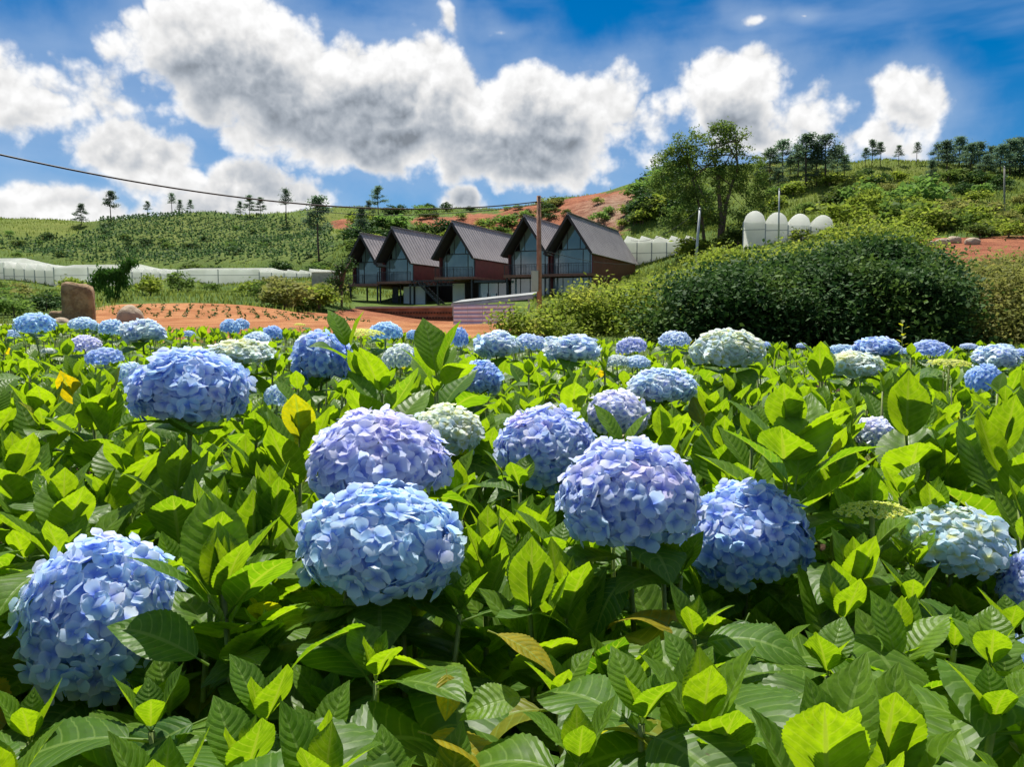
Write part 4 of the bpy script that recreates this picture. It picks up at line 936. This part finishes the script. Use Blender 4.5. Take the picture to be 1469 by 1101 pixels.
def core_mesh():
    V = []; F = []; nu, nv = 12, 7
    for i in range(nv):
        th = math.pi*(i/(nv-1))*.72
        for j in range(nu): V.append((math.sin(th)*math.cos(2*math.pi*j/nu), math.sin(th)*math.sin(2*math.pi*j/nu), math.cos(th)))
    for i in range(nv-1):
        for j in range(nu): F.append((i*nu+j, i*nu+(j+1) % nu, (i+1)*nu+(j+1) % nu, (i+1)*nu+j))
    V.append((0, 0, -1.0))
    for j in range(nu): a = (nv-1)*nu; F.append((a+j, a+(j+1) % nu, len(V)-1, len(V)-1))
    me = bpy.data.meshes.new('flower_head'); me.from_pydata(V, [], [f if f[2] != f[3] else f[:3] for f in F]); me.materials.append(CORE); me.update(); return me
COREM = core_mesh()
# ------------------------------------------------------------------ flower heads: pixel centre, width, height, colour kind, distance (None: from size), label
KC = {'B': (.58, .77, 1.0), 'D': (.46, .67, 1.0), 'S': (.61, .84, 1.0), 'L': (.70, .79, 1.0), 'V': (.80, .82, 1.0), 'P': (.76, .91, .99), 'C': (.91, .95, .82), 'W': (.90, .90, .98), 'Y': (.90, .90, .14)}
HEADS = [
 (272, 562, 168, 130, 'B', None, 'hydrangea with full rounded blue flower head on the stone side of the field'),
 (545, 664, 204, 156, 'V', None, 'hydrangea with big pale lavender flower head right behind a sky blue one'),
 (548, 785, 236, 186, 'S', None, 'hydrangea with big sky blue flower head in front of a lavender one'),
 (150, 888, 230, 246, 'B', None, 'hydrangea with largest ball of blue flowers partly covered by two leaves'),
 (900, 716, 206, 180, 'L', None, 'hydrangea with big lavender blue flower head touching a deeper blue neighbour'),
 (1072, 772, 184, 166, 'D', None, 'hydrangea with deep blue flower head tucked against a larger lavender one'),
 (785, 648, 148, 130, 'L', None, 'hydrangea with medium lavender blue head behind the touching pair'),
 (884, 598, 96, 78, 'W', 1.95, 'hydrangea with whitish lilac flower head half hidden behind two upright leaves'),
 (640, 620, 106, 80, 'C', 1.75, 'hydrangea with pale cream and ice blue head behind a lavender one'),
 (950, 556, 98, 56, 'P', 2.1, 'hydrangea with ice blue flower head standing alone among leaves'),
 (1043, 503, 102, 62, 'C', None, 'hydrangea with large creamy white head in front of the dark bush'),
 (820, 503, 80, 46, 'P', None, 'hydrangea with pale blue head flecked with yellow below the houses'),
 (712, 497, 66, 44, 'P', None, 'hydrangea with pale blue rounded head below the striped fence'),
 (462, 518, 88, 88, 'D', 2.3, 'hydrangea with deep blue head next to tall upright leaves'),
 (690, 545, 62, 58, 'D', 2.7, 'hydrangea with deep blue head half covered by a broad leaf'),
 (1252, 731, 98, 46, 'Y', 1.22, 'hydrangea with flat yellow green bud cluster just opening'),
 (1368, 778, 146, 108, 'C', 1.25, 'hydrangea with loose pale blue head and yellow centres still opening'),
 (1225, 525, 76, 42, 'C', 2.6, 'hydrangea with cream yellow half open head in front of blue ones'),
 (1258, 500, 64, 32, 'B', 3.3, 'hydrangea with flattened mid blue head below the dark bush'),
 (1335, 503, 48, 28, 'B', 4.0, 'hydrangea with small mid blue head below the yellow green bush'),
 (1412, 548, 46, 48, 'B', 3.2, 'hydrangea with blue head under a yellow bud cluster'),
 (1428, 515, 62, 40, 'P', 3.4, 'hydrangea with light blue head beside upright leaves under the pale bush'),
 (1362, 520, 56, 18, 'Y', 2.6, 'hydrangea with flat yellow bud cluster between blue heads'),
 (1258, 625, 66, 52, 'W', 2.2, 'hydrangea with pinkish white head sunk among broad leaves'),
 (1490, 845, 110, 110, 'L', 1.2, 'hydrangea with lavender white head leaning over a blue head'),
 (1492, 965, 110, 110, 'S', 1.1, 'hydrangea with sky blue head low under a lavender white one'),
 (50, 467, 52, 34, 'S', None, 'hydrangea with round light blue head in front of the standing stone'),
 (120, 467, 36, 22, 'P', 5.2, 'hydrangea with small pale blue head below the standing stone'),
 (205, 477, 62, 38, 'P', None, 'hydrangea with broad pale greenish blue head below the round boulder'),
 (160, 473, 34, 28, 'P', 4.9, None), (122, 496, 40, 28, 'V', 3.6, 'hydrangea with small lilac head above a blue one'),
 (150, 514, 48, 28, 'B', 3.3, 'hydrangea with small blue head below a lilac one'),
 (345, 508, 92, 42, 'C', 2.7, 'hydrangea with creamy yellow half open head behind a full blue one'), (368, 489, 36, 24, 'P', 4.2, None),
 (330, 471, 26, 24, 'S', 6.2, None), (346, 468, 22, 20, 'S', 7.0, None), (391, 480, 28, 24, 'B', 5.6, None),
 (518, 477, 66, 22, 'Y', 2.8, 'hydrangea with flat yellow green head below the open timber deck'), (553, 478, 46, 30, 'S', 3.8, 'hydrangea with light blue head beside a flat yellow green one'),
 (575, 516, 48, 42, 'C', 3.2, 'hydrangea with pale minty white head between two tall leafy shoots'), (660, 488, 24, 34, 'B', 5.5, None), (593, 482, 20, 16, 'S', 6.5, None),
 (760, 494, 44, 28, 'P', 4.4, None), (905, 499, 42, 28, 'V', 4.2, 'hydrangea with small lilac head below the rust coloured house wall'),
 (885, 520, 36, 20, 'C', 3.8, None), (914, 521, 36, 20, 'P', 3.8, None), (968, 489, 44, 26, 'P', 4.4, None), (397, 572, 34, 38, 'P', 2.6, None),
 (186, 538, 36, 34, 'P', 3.0, None), (1205, 503, 36, 16, 'P', 4.5, None), (1100, 496, 14, 10, 'B', 8.0, None), (1150, 497, 14, 9, 'P', 8.5, None),
 (1440, 500, 26, 12, 'P', 6.0, None), (430, 466, 16, 10, 'Y', 6.5, None), (850, 492, 20, 12, 'P', 7.5, None), (1390, 498, 22, 10, 'P', 6.5, None),
 (1300, 505, 20, 10, 'P', 6.5, None), (790, 488, 18, 10, 'P', 8.0, None), (270, 480, 20, 10, 'P', 6.5, None), (1020, 488, 20, 10, 'S', 7.5, None), (1468, 508, 28, 14, 'B', 5.5, None),
 (20, 480, 24, 12, 'P', 6.5, None), (620, 500, 18, 14, 'B', 5.8, None), (70, 505, 22, 10, 'C', 4.6, None)]
heads = []
for (px, py, w, h, k, Y, lab) in HEADS:
    if Y is None: Y = .205*FOC/w
    c = at(px, py, Y); zc_ = proj(c)[2]
    heads.append(dict(px=px, py=py, w=w, h=h, k=k, Y=Y, lab=lab, c=c, rx=w*zc_/FOC/2, rz=h*zc_/FOC/2))
COLN = {'B': 'mid blue', 'D': 'deep blue', 'S': 'light blue', 'L': 'lavender blue', 'V': 'lilac', 'P': 'pale blue', 'C': 'creamy', 'W': 'whitish', 'Y': 'yellow green'}
# ------------------------------------------------------------------ plants and shoots
plants = []                                                            # (x, y, empty)
def neigh(x, y):
    h = min((h for h in heads if h['lab']), key=lambda h: (h['c'].x-x)**2+(h['c'].y-y)**2)
    ph = h['lab'].replace('hydrangea with ', '')
    ph = ' '.join(ph.split()[:10])
    return 'leafy hydrangea without flowers next to '+ph, 'leafy hydrangeas next to '+ph
def new_plant(x, y, label, group):
    e = empty('hydrangea_plant', (x, y, gz(x, y)-.01)); tag(e, label, 'hydrangea', group); plants.append((x, y, e)); return e
def blocked(p, z, ign=None):
    for i, h in enumerate(heads):
        if i == ign or h['c'].y < z-.03: continue
        if abs(p[0]-h['px']) < h['w']*.56 and abs(p[1]-h['py']) < h['h']*.6:
            k_ = .50 if p[1] < h['py'] else .41
            if ((p[0]-h['px'])/(h['w']*(k_+.01)))**2+((p[1]-h['py'])/(h['h']*(k_+.02)))**2 < 1: return True
    return False
NLEAF = 0
def add_leaf(plant, pos, az, elv, size, tint, erect=False, ign=None, force=False, roll=None, variant=None):
    global NLEAF
    d = Vector((math.sin(az)*math.cos(elv), math.cos(az)*math.cos(elv), math.sin(elv)))
    tip = pos+d*size
    q = proj(pos+d*size*.55)
    if not force:
        if q[0] < -260 or q[0] > 1730 or q[1] > 1500: return None
        q2 = proj(tip); q1 = proj(pos+d*size*.25)
        if blocked(q, q[2], ign) or blocked(q2, q2[2], ign) or blocked(q1, q1[2], ign): return None
    x = d.cross(Vector((0, 0, 1))).normalized() if abs(d.z) < .995 else Vector((1, 0, 0)); z = x.cross(d)
    c_, s_ = math.cos(roll or 0), math.sin(roll or 0); x, z = x*c_+z*s_, z*c_-x*s_
    px_size = size*FOC/max(q[2], .2)
    pool = LEAFS if px_size > 60 else LEAFF
    me = pool[(rng.choice(ERECT) if erect else rng.choice(SPREAD)) if pool is LEAFS else (rng.choice((0, 2)) if erect else rng.choice((1, 3)))]
    if variant is not None: me = LEAFS[variant]
    o = bpy.data.objects.new('leaf', me); C.objects.link(o); o.parent = plant
    M_ = Matrix((x, d, z)).transposed().to_4x4()
    M_.translation = pos-plant.location
    o.matrix_local = M_@Matrix.Diagonal((size*rng.uniform(.92, 1.1), size, size, 1))
    o.color = tint; NLEAF += 1
    return o
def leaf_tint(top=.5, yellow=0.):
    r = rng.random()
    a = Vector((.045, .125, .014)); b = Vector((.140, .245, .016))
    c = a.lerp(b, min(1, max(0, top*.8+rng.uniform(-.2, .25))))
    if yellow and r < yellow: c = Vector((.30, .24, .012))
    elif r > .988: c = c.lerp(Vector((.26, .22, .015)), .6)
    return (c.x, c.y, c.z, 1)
def shoot(plant, base, tip, nodes, style, big=.15, ign=None, deep=1., yellow=0., spin=None, stem_r=.0045):
    """a stem with pairs of leaves, each pair turned a quarter from the one below"""
    base = Vector(base); tip = Vector(tip)
    if ign is None:
        for _ in range(14):
            a_ = proj(tip); b_ = proj(tip-Vector((0, 0, .07)))
            if blocked(a_, a_[2]) or blocked(b_, b_[2]): tip.z -= .04
            else: break
        if tip.z-base.z < .35: return None
    L = (tip-base).length
    bend = Vector((rng.uniform(-.03, .03), rng.uniform(-.03, .03), 0))
    P_ = lambda s: base.lerp(tip, s)+bend*math.sin(math.pi*s)
    loc = plant.location; smax_ = 1.0 if style == 'flower' and ign is not None else 0.
    spin = rng.uniform(0, math.pi) if spin is None else spin
    for i in range(nodes):
        f = i/max(1, nodes-1)                                        # 0 = top pair
        if ign is not None and i == 1: f *= .2                       # four leaves collar the flower head
        if style == 'leafy':
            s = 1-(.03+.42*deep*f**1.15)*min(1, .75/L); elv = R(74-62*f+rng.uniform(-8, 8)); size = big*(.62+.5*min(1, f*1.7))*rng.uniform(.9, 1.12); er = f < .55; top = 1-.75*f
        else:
            s = 1-(.03+.45*deep*f)*min(1, .75/L); elv = R(18-38*f+rng.uniform(-12, 12)); size = big*(.9+.2*math.sin(3*f))*rng.uniform(.9, 1.12); er = False; top = .50-.50*f  # lower leaves tinted darker, their shade put into the leaf colour
        for side in (0, 1):
            azm = spin+math.pi*side+rng.uniform(-.22, .22)
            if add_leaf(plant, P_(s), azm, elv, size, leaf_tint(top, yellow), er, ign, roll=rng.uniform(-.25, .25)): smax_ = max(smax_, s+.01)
        spin += math.pi/2+rng.uniform(-.15, .15)
    if style == 'leafy':                                              # the furled pair at the growing tip
        for side in (0, 1):
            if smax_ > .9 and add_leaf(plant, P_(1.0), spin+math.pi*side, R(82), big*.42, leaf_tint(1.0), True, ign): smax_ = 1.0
    if smax_ < .2: return None
    mb = MB(); smax_ = min(1.0, smax_)
    if ign is None and (smax_ < .985 or style != 'leafy'):                                  # a small furled bud closes the stem
        for side in range(4): add_leaf(plant, P_(smax_), spin+math.pi/2*side, R(60 if side % 2 else 72), .075 if side % 2 else .055, leaf_tint(.8), True, None, True)
    mb.tube([P_(s*smax_)-loc for s in (0, .25, .5, .75, 1.0)], [stem_r*1.5, stem_r*1.3, stem_r*1.15, stem_r, stem_r*.8], 5)
    return mb.build('stem', STEM, plant, True)
NFLO = 0
def jitcol(c, r, amt, to=None, f=0):
    c = Vector(c)
    if to is not None: c = c.lerp(Vector(to), f)
    k = r.uniform(1-amt*1.3, 1+amt*.7)
    return (min(1, c.x*k*r.uniform(.93, 1.07)), min(1, c.y*k), min(1, c.z*(.5+.5*k)), 1)
for hi, h in enumerate(heads):
    r = random.Random(100+hi); c = h['c']; Y = h['Y']
    lean = Vector((r.uniform(-.10, .10), r.uniform(-.04, .14), 0))
    bx, by = c.x+lean.x, c.y+lean.y
    lab = h['lab']; grp = None
    if lab is None:
        lab = 'hydrangea with a small %s head standing in the back rows' % COLN[h['k']]; grp = 'small %s hydrangeas in the back rows' % COLN[h['k']]
    pl = new_plant(bx, by, lab, grp)
    bottom = c-Vector((0, 0, h['rz']*.55))
    nod = 6 if Y < 1.6 else (4 if Y < 2.5 else 3)
    shoot(pl, (bx, by, gz(bx, by)-.01), tuple(bottom), nod, 'flower', big=.16 if Y < 2 else .15, ign=hi, stem_r=.005, deep=1.4 if Y < 1.6 else 1.)
    k = h['k']; base = KC[k]
    hd = bpy.data.objects.new('flower_head', (COREM if (h['w'] >= 56 and k != 'Y') else (BUDHEAD[r.randrange(2)] if k == 'Y' else FARHEAD[r.randrange(3)]))); C.objects.link(hd); hd.parent = pl
    hd.location = c-pl.location; ry = h['rx']*r.uniform(.95, 1.05); rz = h['rz']; cz0 = 0
    tiltm = Euler((r.uniform(.0, .22), r.uniform(-.16, .16), r.uniform(0, 6))).to_matrix()
    if hd.data is COREM:
        kf = .74; hd.scale = (1, 1, 1)
        # the umbel core, then its florets as pieces
        core_s = Vector((h['rx']*kf, ry*kf, rz*kf))
        hd.scale = core_s
        big = h['w'] >= 120
        n = 340 if h['w'] >= 140 else (230 if h['w'] >= 90 else 120)
        fs = .0174*(1.0 if h['w'] >= 140 else (1.05 if h['w'] >= 90 else 1.35))*min(1.1, h['rx']/.1)
        if h['px'] == 1368: n = 150; fs = .0175
        for p in dome_points(n, 2.2, r):
            p = tiltm@p
            nn = Vector((p.x/h['rx'], p.y/ry, p.z/rz)).normalized()
            lump = r.uniform(.82, 1.08)
            posn = Vector((p.x*h['rx'], p.y*ry, p.z*rz))*lump*.89
            if posn.y > ry*.72 and posn.z < rz*.3 or p.y > .8 and p.z < .5: continue          # far underside, hidden in the umbel
            nn = (nn+Vector((r.uniform(-.44, .44), r.uniform(-.44, .44), r.uniform(-.30, .44)))).normalized()
            f = bpy.data.objects.new('floret', (FLORETC if k == 'C' else FLORETS)[r.randrange(6)]); C.objects.link(f); f.parent = hd
            Mx = frame(nn, r.uniform(0, 6.3)).to_4x4(); Mx.translation = posn
            f.matrix_local = Matrix.Diagonal((1/core_s.x, 1/core_s.y, 1/core_s.z, 1))@Mx@Matrix.Scale(fs*r.uniform(.85, 1.15), 4)
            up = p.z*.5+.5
            pale = r.random() < .10+.22*max(0, p.z)  # sunlit highlights painted as paler florets, more of them towards the top
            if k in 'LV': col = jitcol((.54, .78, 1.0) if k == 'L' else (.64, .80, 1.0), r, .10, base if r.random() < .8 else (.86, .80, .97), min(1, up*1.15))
            elif k == 'C': col = jitcol((.74, .87, .97) if h['px'] != 1368 else (.58, .80, 1.0), r, .05, (.95, .95, .60), r.random()*up*(1.1 if h['px'] != 1368 else .55))
            elif k == 'P': col = jitcol(base, r, .08, (.80, .88, .74), r.random()**2*.7)
            elif k == 'W': col = jitcol(base, r, .06)
            else: col = jitcol(base, r, .12, (.84, .83, .98) if r.random() < .3 else (.60, .82, .98), r.uniform(0, .55))
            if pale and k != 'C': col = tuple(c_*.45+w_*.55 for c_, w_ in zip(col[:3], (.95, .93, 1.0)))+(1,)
            f.color = col; NFLO += 1
    else:
        hd.scale = (h['rx'], ry, rz/.78 if k != 'Y' else rz*1.6); hd.rotation_euler = (r.uniform(-.1, .1), r.uniform(-.1, .1), r.uniform(0, 6))
        if k == 'Y': hd.location.z -= rz*.3
        hd.color = jitcol(base, r, .08)
# upright leafy shoots that stand out in the photograph: pixel of the growing tip, distance, leaf length
KEY = [(305, 720, 1.0, .15), (318, 795, .93, .135), (430, 588, 1.45, .16), (545, 500, 1.75, .17), (490, 452, 2.1, .16), (625, 468, 2.2, .17), (130, 555, 1.7, .16), (60, 560, 1.8, .16), (20, 640, 1.35, .16),
       (1130, 570, 1.35, .19), (1300, 555, 1.55, .18), (1440, 600, 1.4, .18), (1290, 880, .95, .15), (1420, 690, 1.25, .17), (250, 655, 1.25, .15), (90, 690, 1.15, .16), (700, 745, 1.1, .13),
       (385, 690, 1.2, .16), (1180, 500, 2.3, .17), (1020, 570, 2.0, .15), (690, 610, 1.8, .15), (760, 565, 2.2, .15), (890, 570, 1.8, .12), (1440, 500, 2.6, .17), (1040, 610, 1.7, .15), (350, 655, 1.5, .15), (590, 555, 1.9, .16), (1370, 640, 1.5, .16), (180, 640, 1.5, .16)]
fillpos = []
for (px, py, Y, big) in KEY:
    tip = at(px, py, Y); tip.z -= big*.3
    x, y = tip.x+rng.uniform(-.03, .03), tip.y+rng.uniform(.0, .06)
    best = min(plants, key=lambda p: (p[0]-x)**2+(p[1]-y)**2)
    pl = best[2] if math.hypot(best[0]-x, best[1]-y) < .12 else new_plant(x, y, *neigh(x, y))
    shoot(pl, (x, y, gz(x, y)-.01), tip, 7, 'leafy', big*1.1); fillpos.append((x, y))
# single leaves that lie across heads or catch the eye: pixels of base and tip, distances, tint
def leaf_between(p, q, Y0, Y1, tint, roll=0., variant=0):
    a = at(p[0], p[1], Y0); b = at(q[0], q[1], Y1); d = b-a
    pl = min(plants, key=lambda t_: (t_[0]-a.x)**2+(t_[1]-a.y)**2)[2]
    add_leaf(pl, a, math.atan2(d.x, d.y), math.asin(d.z/d.length), d.length*1.05, tint, True, None, True, roll, variant)
DG, MG, LG, YL = (.040, .115, .014, 1), (.075, .17, .015, 1), (.14, .25, .016, 1), (.34, .27, .012, 1)
for a_ in [((300, 955), (165, 872), .86, .85, MG, .5, 4), ((312, 880), (210, 778), .90, .90, MG, -.3, 0), ((318, 880), (300, 705), .93, .97, LG, .1, 2), ((325, 885), (405, 775), .93, .9, MG, .4, 0), ((335, 945), (368, 930), .9, .84, LG, 0, 0), ((330, 950), (425, 835), .92, .96, LG, .5, 4),
           ((300, 1030), (120, 1105), .80, .74, DG, .2, 1), ((335, 1020), (410, 965), .86, .84, MG, 0, 2), ((545, 900), (395, 915), .86, .82, MG, -.5, 1), ((530, 960), (680, 935), .88, .82, LG, .4, 4), ((545, 985), (480, 1090), .84, .78, MG, .1, 3), ((530, 1010), (660, 1040), .86, .8, LG, .3, 1), ((600, 1050), (745, 1090), .74, .70, YL, .2, 4), ((700, 905), (802, 945), .80, .76, YL, .2, 0), ((640, 960), (650, 1025), .78, .74, YL, .3, 1), ((760, 1000), (660, 1010), .76, .74, LG, .3, 4),
           ((880, 830), (745, 830), 1.08, 1.05, LG, -.3, 0), ((905, 820), (835, 890), 1.06, 1.0, DG, .0, 1), ((920, 830), (1010, 835), 1.08, 1.05, MG, .3, 3), ((860, 1000), (880, 900), .95, .93, DG, .1, 0), ((1075, 880), (1035, 965), 1.0, .94, DG, .1, 3), ((1085, 890), (1110, 945), 1.0, .95, MG, -.2, 1),
           ((498, 505), (480, 440), 2.1, 2.12, LG, .1, 0), ((502, 505), (514, 446), 2.1, 2.1, LG, -.1, 2), ((500, 520), (455, 480), 2.08, 2.0, MG, .3, 4), ((627, 545), (612, 455), 2.0, 2.05, LG, 0, 2), ((632, 545), (643, 458), 2.0, 2.0, MG, .2, 0), ((624, 560), (590, 492), 1.98, 1.95, MG, .2, 0), ((632, 560), (676, 505), 1.98, 1.93, LG, .3, 4), ((890, 650), (865, 575), 1.72, 1.74, LG, .1, 0), ((895, 650), (925, 588), 1.7, 1.72, LG, .2, 2), ((640, 600), (695, 535), 2.4, 2.3, MG, .4, 1), ((1140, 705), (1060, 600), 1.25, 1.27, MG, -.2, 0), ((1140, 705), (1160, 560), 1.27, 1.35, LG, .0, 2), ((1145, 705), (1240, 610), 1.25, 1.25, MG, .3, 4), ((1290, 960), (1260, 850), .9, .93, LG, .0, 2), ((1295, 960), (1350, 870), .9, .92, LG, .1, 0), ((1280, 1000), (1215, 920), .88, .86, MG, -.2, 0), ((1300, 1010), (1385, 950), .88, .85, MG, .3, 4)]: leaf_between(*a_)
# the rest of the field
def field_top(x, Y):
    px = proj((x, Y, 1.1))[0]
    pm = np.interp(px, [0, 400, 700, 1000, 1200, 1469], [468, 473, 483, 490, 495, 493])
    lim = EYE-(pm-460)/FOC*Y
    if Y < 1.35:  lim = min(lim, EYE-Y*np.interp(Y, [.5, .8, 1.1, 1.35], [.50, .36, .23, .14]))
    return lim
groups_f = {0: ('leafy hydrangea without flowers low in the front row', 'leafy hydrangeas of the front row'), 1: ('leafy hydrangea without flowers in the middle of the field', 'leafy hydrangeas in the middle rows'), 2: ('leafy hydrangea without flowers towards the far edge of the field', 'leafy hydrangeas in the back rows')}
Y = .52
while Y < 9.6:
    step = .12 if Y < 1.3 else .135 if Y < 2.4 else (.17 if Y < 4 else .25)
    half = .70*Y+.35
    x = -half+rng.uniform(0, step)
    while x < half:
        xx = x+rng.uniform(-.4, .4)*step; yy = Y+rng.uniform(-.4, .4)*step
        x += step
        if any((xx-a)**2+(yy-b)**2 < (step*.45)**2 for a, b in fillpos): continue
        px_ = proj((xx, yy, 1.1))[0]
        if yy > np.interp(px_, [0, 700, 900, 1469], [9.6, 8.6, 7.6, 7.2]): continue
        top = min(gz(xx, yy)+rng.gauss(1.04, .07), field_top(xx, yy)+rng.uniform(-.10, .0))
        if yy > 4.5 and px_ < 1000: top = min(gz(xx, yy)+1.2, field_top(xx, yy)+rng.uniform(-.07, .02))
        tipp = Vector((xx, yy, top-.05))
        best = min(plants, key=lambda p: (p[0]-xx)**2+(p[1]-yy)**2); reach = .24 if Y < 4 else .36
        if math.hypot(best[0]-xx, best[1]-yy) < reach: pl = best[2]
        else:
            lb, gr = neigh(xx, yy) if 1 < yy < 4 else groups_f[0 if yy < 1.0 else 2]; pl = new_plant(xx, yy, lb, gr)
        low = yy < 1.0
        shoot(pl, (xx+rng.uniform(-.03, .03), yy+rng.uniform(-.03, .03), gz(xx, yy)-.01), tipp, (9 if yy < 1.3 else 6) if yy < 2.2 else (4 if yy < 4 else 3), 'leafy' if rng.random() < (.16 if low else (.45 if yy < 1.25 else .8)) else 'flower', rng.uniform(.155, .20) if yy < 1.25 else rng.uniform(.12, .16) if yy < 3 else rng.uniform(.13, .17), deep=1.6 if yy < 1.3 else 1., yellow=.06 if (yy < 1.1 and -.25 < xx < .2) else .004)
    Y += step*.9
print('LEAVES', NLEAF, 'FLORETS', NFLO, 'PLANTS', len(plants))
w0 = at(1294, 500, 5.2); we = empty('weed_stalk', (w0.x, w0.y, gz(w0.x, w0.y)-.01)); tag(we, 'thin pale weed stalk rising above the flowers before the dark bush', 'weed')
wt_ = at(1296, 460, 5.2).z-we.location.z; mb = MB(); mb.tube([(0, 0, 0), (.01, 0, wt_*.6), (0, .01, wt_)], [.006, .005, .002], 5); mb.build('stem', STEM, we, True)
for i_ in range(9): add_leaf(we, Vector(we.location)+Vector((0, 0, wt_*(.84+.018*i_))), i_*2.4, R(35), .05, (.20, .22, .06, 1), True, None, True)
for x_, y_, e_ in plants:
    if not e_.children: bpy.data.objects.remove(e_)
